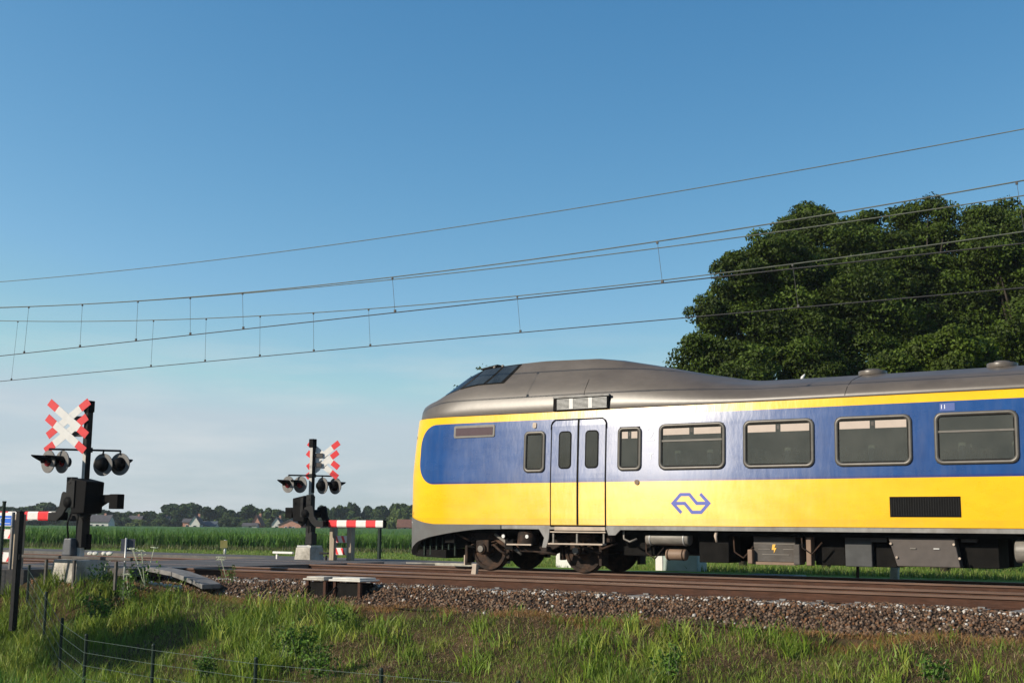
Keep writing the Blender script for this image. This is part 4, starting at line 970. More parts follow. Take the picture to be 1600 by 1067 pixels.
for a_, b_ in zip(tops[:-1], tops[1:]):
    n_ = int((b_-a_).length/.12)
    for i in range(1, n_): q = a_.lerp(b_, i/n_)+Vector((0,-.03,-.06)); mb.tube([q-o, q-o+Vector((0,0,-.95))], .0016, 3, False)
mb.build('upright_wires', 'fence_green', T)

# small sign posts
def small_sign(label, px, ytop, ybot, D, pw, ph, plate_mat, pr=.03, back=True, post='galv'):
    a = P(px, ybot, D); b = P(px, ytop, D); T = thing('sign_post', label, 'sign post', (a.x, D, a.z), 'small sign posts by the crossing'); h_ = b.z-a.z
    mb = MB(); mb.cyl((0,0,-.2), (0,0,h_), pr, 10); mb.build('post', post, T, True)
    mb = MB(); mb.box((0, .05 if back else -.07, h_-ph/2-.02), (pw,.02,ph), math.radians(40)); mb.build('plate', plate_mat, T)
    if back: mb = MB(); mb.box((0, .02, h_-ph/2-.02), (.05,.03,ph*.9)); mb.build('clamp', 'sign_dark', T)
small_sign('slim grey post with dark square plate on the near grass bank', 193, 840, 921, 16.6, .27, .24, 'sign_dark', .020)
small_sign('short pale post with small dull yellow plate beyond the road', 351, 843, 872, 31, .24, .26, 'sign_yellow', .045, False)
c = P(592, 880, 29.9); d_ = P(592, 825, 29.9); mb = MB(); mb.box((0,0,(d_.z-c.z)/2), (.09,.09,d_.z-c.z)); mb.cyl((0,0,d_.z-c.z), (0,0,d_.z-c.z+.05), .05, 8, .03)
tag(mb.build('bollard', 'fence_green', None, False, .01, loc=(c.x, 29.9, c.z)), 'slim dark post on the grass under the barrier tip', 'post')

# kilometre stub between the tracks
c = P(741, 883, 21.85); T = thing('marker_stub', 'short pale stub on a rusty foot before the first train wheel', 'marker', (c.x, 21.85, -.2))
mb = MB(); mb.prism([(-.06,-.05,.1), (.07,-.05,.1), (.09,-.05,.36), (-.01,-.05,.36)], (0,.1,0)); mb.build('stub', 'step', T, False, .01)
mb = MB(); mb.box((-.12,0,.10), (.46,.18,.06)); mb.build('foot', 'rust', T)

# lidded track boxes on the ballast
T = None
for k_, (xa, xb, lab, lid) in enumerate(((491, 528, 'left track box with worn concrete lid on the ballast', 'concrete'), (531, 584, 'right track box with white painted lid on the ballast', 'stone_white'))):
    a = P(xa, 895, 18.25); b = P(xb, 895, 18.25); wd = (b.x-a.x); xm = (a.x+b.x)/2
    T = thing('track_box', lab, 'track box', (xm, 18.2, -.395), 'lidded boxes on the ballast')
    mb = MB(); mb.box((0, 0, .12), (wd*.72,.40,.30)); mb.build('case', 'under_black', T, False, .01)
    mb = MB(); mb.prism([(-wd/2,-.27,.30),(wd/2-.06,-.27,.30),(wd/2,.24,.30),(-wd/2,.24,.30)], (0,0,.035)); mb.prism([(-wd/2+.05,-.22,.335),(wd/2-.11,-.22,.335),(wd/2-.06,.2,.335),(-wd/2+.05,.2,.335)], (0,0,.035)); mb.build('lid', lid, T, False, .012)
    for s_ in (-1, 1):
        mb = MB(); mb.box((s_*wd*.36, -.2, .12), (.06,.06,.34)); mb.build('leg', 'rust', T)
    mb = MB(); mb.tube([(-wd*.3,-.24,.2), (-wd*.42,-.3,.08), (-wd*.55,-.32,-.04)], .014, 6); mb.build('cable', 'rubber', T, True)
# cable duct lids sloping down by the crossing
pts = [P(222,884,18.0), P(268,893,17.75), P(300,905,17.6), P(316,913,17.45)]
T = thing('cable_duct', 'grey concrete duct slabs sloping down beside the crossing', 'cable duct', tuple(pts[0])); o = pts[0]
for a_, b_ in zip(pts[:-1], pts[1:]):
    mb = MB(); d_ = b_-a_; s_ = Vector((0,.5,0)); a2 = a_+d_*.01; b2 = b_-d_*.01
    mb.prism([a2-o, b2-o, b2+s_-o, a2+s_-o], (0,0,-.09)); mb.build('slab', 'concrete_dark', T, False, .01)
# pale rubble and white stones
def rock(label, p, s_, mat, seed, grp, cat='stone', nm='stone'):
    bm_ = bmesh.new(); bmesh.ops.create_icosphere(bm_, subdivisions=2, radius=1); rr_ = random.Random(seed)
    for v in bm_.verts: v.co = Vector((v.co.x*s_[0], v.co.y*s_[1], v.co.z*s_[2]))*(1+rr_.uniform(-.14,.14))
    me = bpy.data.meshes.new(nm); bm_.to_mesh(me); bm_.free(); o_ = finish(nm, me, mat, None, False, 0, p); return tag(o_, label, cat, grp)
for k_, (x_, lab) in enumerate(((141,'leftmost white stone behind the near signal base'),(149,'second white stone behind the near signal base'),(163,'third white stone, right of the gap, behind the signal base'),(171,'rightmost and largest white stone behind the near signal base'))):
    p = P(x_, 864.5, 26.8); rock(lab, p, (.10+.02*(k_ == 3),.09,.07), 'stone_white', k_, 'white stones by the road')
for k_, (x_, y_) in enumerate(((236,909),(243,911),(251,911),(258,913),(266,913),(274,915),(281,915),(163,889),(100,893),(107,895),(160,893))):
    p = P(x_, y_, 17.3); rock('pale rubble lump in the dry grass below the crossing', p+Vector((0,0,-.02)), (.055,.05,.04), 'concrete', 40+k_, 'pale rubble lumps')

# things glimpsed under the train
c = P(1060, 895, 28.4); T = thing('control_cabinet', 'grey green cabinet seen beneath the train tanks', 'cabinet', (P(1066,890,30.2).x, 30.2, -.45))
mb = MB(); mb.box((0,0,.40), (1.15,.6,.85)); mb.build('case', 'cab_grey', T, False, .02); mb = MB(); mb.box((-.52,-.31,.40), (.20,.02,.75)); mb.build('side_panel', 'white', T); mb = MB(); mb.box((0,0,.84), (1.25,.7,.05)); mb.build('lid', 'tank', T)
T = thing('white_cabinet', 'small white cabinet seen between the train wheels', 'cabinet', (P(886,885,30.2).x, 30.2, -.45))
mb = MB(); mb.box((0,0,.45), (.50,.4,.9)); mb.build('case', 'white', T, False, .02); mb = MB(); mb.box((0,0,.92), (.56,.46,.05)); mb.build('lid', 'tank', T)
c = P(1208, 897, 27.0); T = thing('duct_cover', 'flat grey concrete cover lying beyond the train', 'cover', (c.x, 27.0, c.z-.06)); mb = MB(); mb.box((0,0,0), (1.0,.5,.12)); mb.build('slab', 'concrete_dark', T, False, .02); mb = MB(); mb.box((.62,0,.0), (.2,.3,.12)); mb.build('end_piece', 'cab_grey', T)
for x_, y0, y1, w_, lab in ((1397,886,907,.17,'leaning pale concrete stub seen beneath the train boxes'),(1340,888,905,.06,'slim rusty stake seen beneath the train boxes'),(956,870,890,.04,'slim white stake seen between the train wheels')):
    a = P(x_, y1, 28.2); b = P(x_, y0, 28.2); mb = MB(); h_ = max(.5, b.z-a.z+.3)
    mb.prism([(-w_/2,-w_/2,-.1),(w_/2,-w_/2,-.1),(w_/2,w_/2,-.1),(-w_/2,w_/2,-.1)], (w_*.3,0,h_)); tag(mb.build('stake', 'concrete' if w_ > .1 else ('rust' if w_ > .05 else 'white'), None, False, .008, loc=a), lab, 'stake', 'stakes beyond the train')

# ------------------------------------------------------------------ vegetation
def blades(px, py, pz, h, w_, lean, tint, name, label, cat='grass', mat='blade', kind='stuff', segs=3, loc=None):
    n = len(px); az = rng.uniform(0, 2*np.pi, n); la = rng.uniform(0, 2*np.pi, n)
    sx_, sy_ = np.cos(az), np.sin(az); lx_, ly_ = np.cos(la)*lean, np.sin(la)*lean
    V = np.zeros((n, (segs+1)*2, 3))
    for k in range(segs+1):
        t = k/segs; wk = w_*(1-t**1.6)*.5+.0004
        bx_ = px+lx_*h*t*t; by_ = py+ly_*h*t*t; bz_ = pz+h*(t-.35*lean*t*t)
        V[:, 2*k] = np.stack([bx_-sx_*wk, by_-sy_*wk, bz_], 1); V[:, 2*k+1] = np.stack([bx_+sx_*wk, by_+sy_*wk, bz_], 1)
    nv = (segs+1)*2; base = (np.arange(n)*nv)[:, None]
    fcs = np.concatenate([np.stack([base[:, 0]+2*k, base[:, 0]+2*k+1, base[:, 0]+2*k+3, base[:, 0]+2*k+2], 1) for k in range(segs)], 0)
    return tag(quads_mesh(name, V.reshape(-1, 3), 0, fcs, np.repeat(tint, nv, 0), mat, kind, loc=loc), label, cat)
def vnoise(x, y, s_, seed):
    r_ = np.random.default_rng(seed); g_ = r_.uniform(0, 1, (64, 64)); u = x/s_; v = y/s_
    i = np.floor(u).astype(int); j = np.floor(v).astype(int); fu = u-i; fv = v-j; fu = fu*fu*(3-2*fu); fv = fv*fv*(3-2*fv)
    G = lambda a_, b_: g_[a_ % 64, b_ % 64]
    return (G(i,j)*(1-fu)+G(i+1,j)*fu)*(1-fv)+(G(i,j+1)*(1-fu)+G(i+1,j+1)*fu)*fv
def in_bank(n, y0=10.0, y1=17.75):
    y = rng.uniform(y0, y1, n); x = -y*rng.uniform(.13, 1.48, n); return x, y
GREEN = np.array([[.135,.20,.020],[.17,.24,.026],[.10,.165,.015],[.23,.27,.04],[.145,.215,.03]])
DRY = np.array([[.30,.20,.10],[.24,.145,.07],[.40,.29,.17],[.17,.10,.05]])
# short dense sward
x, y = in_bank(170000); c1 = vnoise(x, y, 1.3, 1)*.6+vnoise(x, y, .4, 2)*.4
dryf = np.clip((vnoise(x, y, 1.7, 3)*.6+vnoise(x, y, .5, 4)*.4-.34)*3.0, 0, 1)
leftness = sm(-x/y, .75, 1.05); dryf *= (1-.8*leftness); top_ = sm(y, 16.8, 17.5); dryf = np.clip(dryf+top_*.5*(1-leftness*.5), 0, 1)
isdry = rng.uniform(size=len(x)) < (.12+.70*dryf)
keep = rng.uniform(size=len(x)) < np.where(isdry, .9, 1)
tint = np.where(isdry[:, None], DRY[rng.integers(0, 4, len(x))], GREEN[rng.integers(0, 5, len(x))])*rng.uniform(.65, 1.2, (len(x), 1))
h = rng.uniform(.05, .15, len(x))*(.6+c1)*np.where(isdry, .8, 1.1); w_ = rng.uniform(.005, .011, len(x)); lean = np.where(isdry, rng.uniform(.5, 2.4, len(x)), rng.uniform(.1, .8, len(x)))
z = height(x, y)-.01; k = keep & (y < 17.62+.12*np.sin(x*1.3)+.1*np.sin(x*3.7)+rng.uniform(-.15, .12, len(x)))
k &= ~((x < -22.4) & (y > 16.3))
blades(x[k], y[k], z[k], h[k], w_[k], lean[k], tint[k], 'grass', 'short grass with dry brown thatch over the whole bank')
# taller green clumps
nc = 3300; tx, ty = in_bank(nc, 10.0, 17.35); cl = vnoise(tx, ty, 1.6, 8)*.6+vnoise(tx, ty, .6, 9)*.4
lf = sm(-tx/ty, .7, 1.05); kk = rng.uniform(size=nc) < np.clip((cl-.36)*2.6+lf*.3, .04, 1); tx, ty, cl, lf = tx[kk], ty[kk], cl[kk], lf[kk]
per = 20; X = np.repeat(tx, per)+rng.normal(0, .075, len(tx)*per); Y = np.repeat(ty, per)+rng.normal(0, .075, len(tx)*per); C = np.repeat(cl, per); LF = np.repeat(lf, per)
hh = rng.uniform(.14, .40, len(X))*(.55+.7*C+.25*LF); bt = GREEN[rng.integers(0, 5, len(tx))]; tint = np.repeat(bt*rng.uniform(.8, 1.25, (len(tx), 1)), per, 0)*rng.uniform(.8, 1.4, (len(X), 1))
k = (Y < 17.5) & ~((X < -22.2) & (Y > 16.2)); 
blades(X[k], Y[k], height(X[k], Y[k])-.01, hh[k], rng.uniform(.011, .024, k.sum()), rng.uniform(.15, .75, k.sum()), tint[k], 'tall_grass', 'bright taller grass tufts scattered over the bank')
ns_ = 26000; X, Y = in_bank(ns_, 10.3, 17.5); dd_ = vnoise(X, Y, 1.7, 3)*.6+vnoise(X, Y, .5, 4)*.4; kk = rng.uniform(size=ns_) < np.clip((dd_-.36)*3.2, .06, 1)*(1-.75*sm(-X/Y, .8, 1.1)); X, Y = X[kk], Y[kk]; n = len(X)
blades(X, Y, height(X, Y)+rng.uniform(.0, .05, n), rng.uniform(.06, .20, n), rng.uniform(.004, .010, n), rng.uniform(2.2, 3.4, n), np.array([[.42,.29,.16]])*rng.uniform(.5, 1.15, (n, 1)), 'straw', 'dry straw litter lying in the bare patches of the bank')
# reeds in the ditch, lower left
nr = 9000; Y = rng.uniform(8.6, 11.9, nr); X = -Y*rng.uniform(.15, 1.5, nr); pr_ = sm(-X/Y, .62, 1.15)*.95+.05; kk = rng.uniform(size=nr) < pr_*np.clip(vnoise(X, Y, .8, 12)*1.6, 0, 1)
X, Y = X[kk], Y[kk]; tint = np.array([[.085,.20,.028]])*rng.uniform(.7, 1.4, (len(X), 1))*np.array([[1, 1, 1]])
blades(X, Y, height(X, Y)-.02, rng.uniform(.45, .95, len(X))*(.65+.35*sm(-X/Y, .7, 1.2)), rng.uniform(.012, .024, len(X)), rng.uniform(.1, .55, len(X)), tint, 'reeds', 'long bright reed blades in the ditch at lower left', segs=4)
# dry fringe at ballast toe
nf = 26000; X = rng.uniform(-26, -1, nf); Y = 17.42+.12*np.sin(X*1.3)+rng.normal(0, .13, nf)
kk = vnoise(X, Y, .7, 20) > .35; X, Y = X[kk], Y[kk]; n = len(X)
blades(X, Y, np.maximum(height(X, Y), bz(X, Y)*(Y > 17.6)-9*(Y <= 17.6))-.01, rng.uniform(.05, .15, n), rng.uniform(.004, .008, n), rng.uniform(.2, 1.4, n), np.array([[.36,.20,.075]])*rng.uniform(.6, 1.2, (n, 1)), 'dry_grass', 'dry orange grass fringe along the foot of the ballast')
# grass beyond the line
n = 50000; Y = 29.9+rng.uniform(0, 1, n)**1.6*34; X = -Y*rng.uniform(.15, 1.45, n); s_ = (Y/30)
tint = np.array([[.12,.20,.025],[.09,.17,.02],[.17,.23,.03],[.19,.20,.05]])[rng.integers(0, 4, n)]*rng.uniform(.7, 1.2, (n, 1))
rt = sm(X, -22, -14)
blades(X, Y, height(X, Y)-.02, rng.uniform(.06, .16, n)*s_*(.7+.8*rt), rng.uniform(.012, .03, n)*s_, rng.uniform(.1, .8, n), tint, 'meadow_grass', 'sunlit green meadow grass beyond the tracks', segs=2)

# leafy weeds and umbel flowers
def weed(label, p, size, n_, seed, umbel=0, grp='weeds on the bank', name='weed', cat='weed'):
    r_ = np.random.default_rng(seed); T = thing(name, label, cat, tuple(p), grp)
    mb = MB(); pos = []; ns = 6+n_//30
    for i in range(ns):
        a = r_.uniform(0, 6.28); o_ = r_.uniform(0, .55)*size; c0 = np.array([math.cos(a)*o_*1.3, math.sin(a)*o_, -.05]); b_ = r_.uniform(0, 6.28); ln = size*r_.uniform(.45, 1.1); sp = r_.uniform(.1,.5)*ln
        c2 = c0+np.array([math.cos(b_)*sp, math.sin(b_)*sp, ln]); c1 = (c0+c2)/2+np.array([0,0,ln*.12]); mb.tube([tuple(c0), tuple(c1), tuple(c2)], [.006,.005,.002], 4)
        t = r_.uniform(.15, 1, max(4, n_//ns))[:, None]; q = c0*(1-t)**2+2*c1*t*(1-t)+c2*t*t; pos.append(q+r_.normal(size=q.shape)*.035)
    mb.build('stem', M['weed_stem'], T); pos = np.concatenate(pos); n_ = len(pos)
    leaf_cloud('leaves', pos, r_.uniform(.025, .055, n_)*(.8+size*.5), np.array([[.075,.145,.020]])*r_.uniform(.6, 1.6, (n_, 1)), T, 'leaf', r_)
    for u in range(umbel):
        mb = MB(); a = r_.uniform(0, 6.28); rr_ = r_.uniform(.1,.5)*size; c_ = Vector((math.cos(a)*rr_, math.sin(a)*rr_, size*r_.uniform(.95, 1.2)))
        mb.cyl((0,0,0), c_, .005, 4)
        for i in range(26):
            aa = r_.uniform(0, 6.28); q_ = c_+Vector((math.cos(aa), math.sin(aa), 0))*r_.uniform(0,.09); mb.box(q_+Vector((0,0,r_.uniform(-.012,.012))), (.018,.018,.009), aa)
        mb.build('umbel', 'flower_white', T)
    return T
def leaf_cloud(name, pos, size, tint, parent, mat, r_, kind=None, outward=None, aspect=1.6, loc=None):
    n = len(pos); a = r_.normal(size=(n, 3))
    if outward is not None: nrm = outward*.9+a*.65
    else: nrm = a+np.array([0,0,.6])
    nrm /= np.linalg.norm(nrm, axis=1)[:, None]; b = r_.normal(size=(n, 3)); b -= nrm*(b*nrm).sum(1)[:, None]; b /= np.linalg.norm(b, axis=1)[:, None]; c_ = np.cross(nrm, b)
    s_ = size[:, None]; asp = aspect
    v0 = pos-b*s_*asp*.5; v1 = pos+c_*s_*.42+nrm*s_*.10; v2 = pos+b*s_*asp*.5-nrm*s_*.15; v3 = pos-c_*s_*.42+nrm*s_*.10
    V = np.stack([v0, v1, v2, v3], 1).reshape(-1, 3); base = np.arange(n)*4
    f_ = np.concatenate([np.stack([base, base+1, base+2], 1), np.stack([base, base+2, base+3], 1)], 0)
    return quads_mesh(name, V, 0, f_, np.repeat(tint, 4, 0), mat, kind, parent, loc=loc)
M['weed_stem'] = simple('weed stem', (.06,.09,.03), .7, 0, .2, 9)
weed('pale umbel flowering weed beside the slim grey post', P(226, 915, 16.7), .62, 160, 1, 5)
weed('low leafy weed right at the foot of the slim grey post', P(200, 930, 16.3), .40, 150, 2, 1)
weed('lone umbel weed on the verge left of the track boxes', P(354, 905, 17.5), .36, 60, 3, 2)
weed('bushy broad leaved weed in the lower middle of the bank', P(463, 1020, 14.2), .45, 420, 4)
weed('leafy bramble patch just above the fence in the lower middle', P(500, 1052, 12.9), .42, 380, 5)
weed('dark leafy plant growing in the shaded grass at left', P(150, 960, 15.2), .42, 320, 6)
weed('leafy plant by the fence bend at lower left', P(320, 1050, 12.8), .36, 260, 8)
weed('small leafy weed beneath the right track box', P(525, 965, 16.2), .26, 160, 9)
weed('leafy weed low in the right third of the bank', P(1045, 1045, 13.6), .30, 200, 10)
weed('leafy weed near the right edge at the bottom', P(1465, 1055, 13.4), .26, 180, 11)
weed('green leafy weed next to the near signal foundation', P(160, 905, 16.4), .34, 160, 12, 1)

# big trees
def tree(label, lobes, D, trunk_px, leaves, seed, lsize=.17, name='broadleaf_tree', grp='big trees behind the train', hue=(1,1,1), dens=1.0, sub=1.0):
    """lobes: (x, y, r in photo pixels, depth offset) turned into spheres at real distance D"""
    r_ = np.random.default_rng(seed); base = P(trunk_px, 860, D); gz_ = float(height(np.array([base.x]), np.array([D]))[0])
    O = Vector((base.x, D, gz_)); T = thing(name, label, 'tree', tuple(O), grp)
    L_ = []
    for (x, y, r, dd) in lobes:
        p = P(x, y, D+dd); sc_ = (P(x+1, y, D+dd)-p).length; up = abs(P(x, y-1, D+dd).z-p.z); L_.append((np.array(p-O), r*up*1.0))
    vols = np.array([l[1]**2 for l in L_]); cnt = (leaves*vols/vols.sum()).astype(int); pos = []; nr_ = []; tn_ = []
    for (c, R), k in zip(L_, cnt):
        ns = max(14, int(46*sub*(R/2.0)**1.2)); q = r_.normal(size=(ns, 3)); q /= np.linalg.norm(q, axis=1)[:, None]
        cen = c+q*(R*r_.uniform(.35, .92, (ns, 1)))*np.array([1,1,.95]); rad = np.maximum(.45, R*r_.uniform(.22, .42, ns))
        bri = r_.uniform(.6, 1.45, ns); idx = r_.integers(0, ns, k); d = r_.normal(size=(k, 3)); d /= np.linalg.norm(d, axis=1)[:, None]
        d[:, 2] = np.where(r_.uniform(size=k) < .5, np.abs(d[:, 2]), d[:, 2])
        pp = cen[idx]+d*(rad[idx]*r_.uniform(.55, 1.05, k))[:, None]*np.array([1.1,1.1,.8])
        pos.append(pp); nr_.append(d); tn_.append(np.array([[.044,.070,.007]])*np.array([hue])*bri[idx][:, None]*r_.uniform(.65, 1.4, (k, 1)))
    pos = np.concatenate(pos); nr_ = np.concatenate(nr_); tn_ = np.concatenate(tn_)
    k = pos[:, 2] > .3; pos, nr_, tn_ = pos[k], nr_[k], tn_[k]
    leaf_cloud('crown', pos, r_.uniform(.6, 1.25, len(pos))*lsize, tn_, T, 'leaf', r_, None, nr_, 1.5)
    mb = MB(); top = max(l[0][2] for l in L_)*.45; rt_ = max(.12, top*.022)
    mb.tube([(0,0,-.3), (.05,0,1.2), (.12,.05,top*.5), (.05,.1,top)], [rt_*1.4, rt_, rt_*.75, rt_*.35], 10)
    for c, R in L_:
        z0 = min(top*.8, max(1.2, c[2]*.45)); mb.tube([(.1,.03,z0), tuple(c*np.array([.5,.5,1])*np.array([1,1,.8])), tuple(c)], [rt_*.55, rt_*.35, rt_*.12], 6)
    mb.build('trunk', 'bark', T, True)
    return T
tree('left tree of the big group, ragged crown edge over the middle of the train', [(1135,565,58,0),(1112,500,38,0),(1150,440,46,1),(1185,500,75,2),(1100,600,45,-1),(1165,640,70,0),(1205,410,48,2),(1065,585,22,0),(1175,600,60,-2),(1088,545,28,-1)], 43, 1160, 90000, 21, .10)
tree('tallest middle tree of the big group, domed crown', [(1262,365,44,3),(1300,420,85,3),(1230,470,80,0),(1345,375,50,4),(1330,500,95,1),(1270,560,80,-1),(1225,400,45,1),(1380,440,60,3),(1290,620,90,0),(1265,338,22,3),(1235,358,22,3)], 46, 1290, 165000, 22, .10)
tree('right tree of the big group with pointed crown top', [(1450,365,46,4),(1425,430,75,4),(1500,400,62,5),(1470,480,85,3),(1410,350,34,4),(1450,325,17,4),(1400,420,60,2),(1500,540,70,3),(1470,600,90,2),(1385,520,60,2),(1480,335,20,4),(1520,470,70,5),(1430,560,80,1)], 48, 1460, 130000, 23, .10)
tree('rightmost tree of the big group, cut by the frame', [(1590,365,50,5),(1640,420,90,5),(1565,430,60,6),(1600,500,85,6),(1680,520,100,5),(1590,580,70,5),(1545,500,60,3),(1550,380,45,4),(1550,600,80,3),(1600,440,70,2),(1560,540,70,2),(1630,470,60,1),(1540,355,42,2),(1555,400,62,1),(1580,565,60,-1),(1600,520,55,-2),(1520,350,30,2),(1570,335,22,5)], 50, 1620, 150000, 24, .10)
tree('low bushy tree in front of the big group near the right end', [(1480,548,38,0),(1440,575,36,0),(1520,570,36,1),(1400,600,30,0),(1475,610,60,0),(1395,575,20,-1)], 38, 1475, 42000, 25, .09, hue=(1.25,1.2,1.1))
tree('small tree hidden behind the cab, only twigs showing at the windscreen', [(775,660,78,0),(744,645,46,0),(736,612,18,0),(790,700,60,0),(713,612,6,0)], 58, 775, 5200, 26, .15)
tree('small tree peeping over the roof left of the big group', [(1030,600,28,0),(1015,590,17,0),(1045,620,35,0)], 55, 1030, 2600, 27, .15)
def shade_tree(label, c, R_, n_, seed):
    r_ = np.random.default_rng(seed); gz_ = -1.0; T = thing('young_tree', label, 'tree', (c[0], c[1], gz_)); cz_ = c[2]-gz_
    q = r_.normal(size=(60, 3)); q /= np.linalg.norm(q, axis=1)[:, None]; cen = np.array([0,0,cz_])+q*R_*r_.uniform(.3,.8,(60,1))*np.array([1.2,1,.8]); i = r_.integers(0, 60, n_)
    d = r_.normal(size=(n_, 3)); d /= np.linalg.norm(d, axis=1)[:, None]; pos = cen[i]+d*R_*.33
    leaf_cloud('crown', pos, r_.uniform(.08,.16,n_), np.array([[.034,.066,.010]])*r_.uniform(.65,1.4,(n_,1)), T, 'leaf', r_, None, d)
    mb = MB(); mb.tube([(0,0,-.2), (.1,0,cz_*.5), (0,.1,cz_*.9)], [.12,.09,.04], 8); mb.build('trunk', 'bark', T, True)
shade_tree('young leafy tree left of the camera that shades the bank', (-22.9, 6.6, 3.9), 1.25, 3600, 60)
# a hidden tree line filling the ground behind the train right part
# ------------------------------------------------------------------ corn
n = 60000; Yc = 0
dep = 88+rng.uniform(0, 1, n)**2.2*150; lat = rng.uniform(-.48, .50, n)*dep
X = -math.sin(TH)*dep+math.cos(TH)*lat; Y = math.cos(TH)*dep+math.sin(TH)*lat
s_ = dep/88
blades(X, Y, height(X, Y), rng.uniform(.9, 1.65, n), rng.uniform(.05, .11, n)*s_, rng.uniform(.1, .6, n), np.array([[.070,.150,.018]])*rng.uniform(.55, 1.5, (n, 1)), 'maize', 'dense green maize crop filling the field', 'maize', segs=3)
def vfield(name, d0, d1, l0, l1, z, mat, nd=24, nl=120, amp=.08, drop=None):
    vs = []; dd = np.geomspace(d0, d1, nd)
    for i, d in enumerate(dd):
        for j in range(nl):
            lt = (l0+(l1-l0)*j/(nl-1))*d; X_ = -math.sin(TH)*d+math.cos(TH)*lt; Y_ = math.cos(TH)*d+math.sin(TH)*lt; vs.append((X_, Y_, z+rng.uniform(-amp, amp)))
    if drop is not None:
        for j in range(nl): vs.append((vs[j][0], vs[j][1]-.5, drop))
    f_ = [(i*nl+j, i*nl+j+1, (i+1)*nl+j+1, (i+1)*nl+j) for i in range(nd-1) for j in range(nl-1)]
    if drop is not None: o_ = nd*nl; f_ += [(j, j+1, o_+j+1, o_+j) for j in range(nl-1)]
    mb = MB(); mb.add(vs, f_); return mb.build(name, mat, None, True)
cf = vfield('maize_canopy', 90, 352, -.55, .6, .28, 'corn_top', drop=-.95, amp=.12); tag(cf, 'green maize leaf canopy stretching to the far trees', 'maize', kind='stuff')
# a lighter unmown strip before the maize
n = 9000; dep = 78+rng.uniform(0, 9, n); lat = rng.uniform(-.46, .48, n)*dep; X = -math.sin(TH)*dep+math.cos(TH)*lat; Y = math.cos(TH)*dep+math.sin(TH)*lat
blades(X, Y, height(X, Y), rng.uniform(.15, .45, n), rng.uniform(.04, .08, n), rng.uniform(.1, .7, n), np.array([[.09,.10,.03]])*rng.uniform(.5, 1.4, (n, 1)), 'field_margin', 'brownish unmown strip before the maize', 'grass', segs=2)

# ------------------------------------------------------------------ far trees and houses
def far_crown(seed, tint):
    r_ = np.random.default_rng(seed); nl = 13; pos = []; nr = []; tn = []
    for i in range(nl):
        a = r_.uniform(0, 6.28); rr_ = r_.uniform(0, .62); c = np.array([math.cos(a)*rr_, math.sin(a)*rr_, r_.uniform(.22, .88)]); R = r_.uniform(.22, .40)*(1.25-c[2]*.6)
        k = 300; d = r_.normal(size=(k, 3)); d /= np.linalg.norm(d, axis=1)[:, None]
        pos.append(c+d*R*r_.uniform(.7, 1.05, (k, 1))*np.array([1,1,.75])); nr.append(d); tn.append(tint*r_.uniform(.8, 1.25)*r_.uniform(.7, 1.3, (k, 1)))
    pos = np.concatenate(pos); k = pos[:, 2] > .02; return pos[k], np.concatenate(nr)[k], np.concatenate(tn)[k]
protos = []
for i, tn in enumerate((np.array([[.042,.072,.018]]), np.array([[.036,.064,.020]]), np.array([[.055,.085,.020]]), np.array([[.032,.055,.018]]), np.array([[.085,.12,.028]]))):
    T = thing('far_tree', 'x', 'tree', (0,0,0), 'trees at the far edge of the field'); pos, nr, tt = far_crown(100+i, tn)
    leaf_cloud('crown', pos, np.random.default_rng(i).uniform(.10, .19, len(pos)), tt, T, 'farleaf', np.random.default_rng(i), None, nr, 1.3)
    mb = MB(); mb.tube([(0,0,-.05), (0,0,.3), (.02,0,.6)], [.045,.035,.015], 6); mb.build('trunk', 'bark', T); protos.append(T)
used = [False]*5
# skyline: (x px, top y px, half width px, kind, depth)
sky_ = [(-25,788,34,0,385),(8,789,26,1,380),(38,787,26,0,380),(62,784,22,3,384),(84,783,20,1,385),(104,787,20,0,378),(128,792,18,2,372),(165,795,14,3,372),(188,797,14,0,380),(206,797,14,1,384),(222,796,16,2,378),(243,800,12,3,372),
        (262,795,18,0,384),(286,783,28,1,388),(300,784,24,0,392),(318,790,20,3,386),(338,788,18,1,388),(356,794,16,0,384),(374,796,18,3,380),(392,786,17,1,388),(408,790,14,0,384),(424,794,16,3,382),(442,793,14,2,378),(458,794,16,0,380),(474,792,14,1,384),
        (500,788,11,3,384),(516,790,12,1,380),(540,786,18,0,384),(552,783,10,3,386),(570,788,16,1,388),(590,788,20,0,388),(612,789,20,3,384),(632,783,26,2,365),(660,780,30,0,370),(690,778,34,1,372)]
low = [(214,810,13,4,366),(226,812,9,4,364),(245,809,11,2,366),(262,808,12,1,368),(343,806,13,2,368),(357,808,12,3,366),(371,806,13,4,368),(386,808,12,2,366),(415,808,10,4,366),(322,812,9,2,366),(296,812,11,2,368),(180,806,16,1,368),(120,806,16,3,372),(96,808,15,0,370),(70,806,18,1,370),(48,808,16,3,370),(20,806,18,0,370),(618,796,12,4,340),(632,800,11,4,338),(560,806,14,2,372),(585,808,14,1,372),(520,808,12,3,372),(605,808,12,3,372),(540,810,10,0,370),(645,808,13,2,368)]
names_ = {0:'rounded dark green',1:'broad dark green',2:'mid green',3:'dense deep green',4:'pale yellow green'}
def where(x):
    lm = [(60,'left of the near signal'),(135,'behind the near signal mast'),(230,'right of the near signal'),(330,'above the white and black house'),(430,'left of the farther signal'),(500,'behind the farther signal'),(600,'above the striped barrier boom'),(800,'beside the train nose')]
    return next(t for a_, t in lm if x < a_)
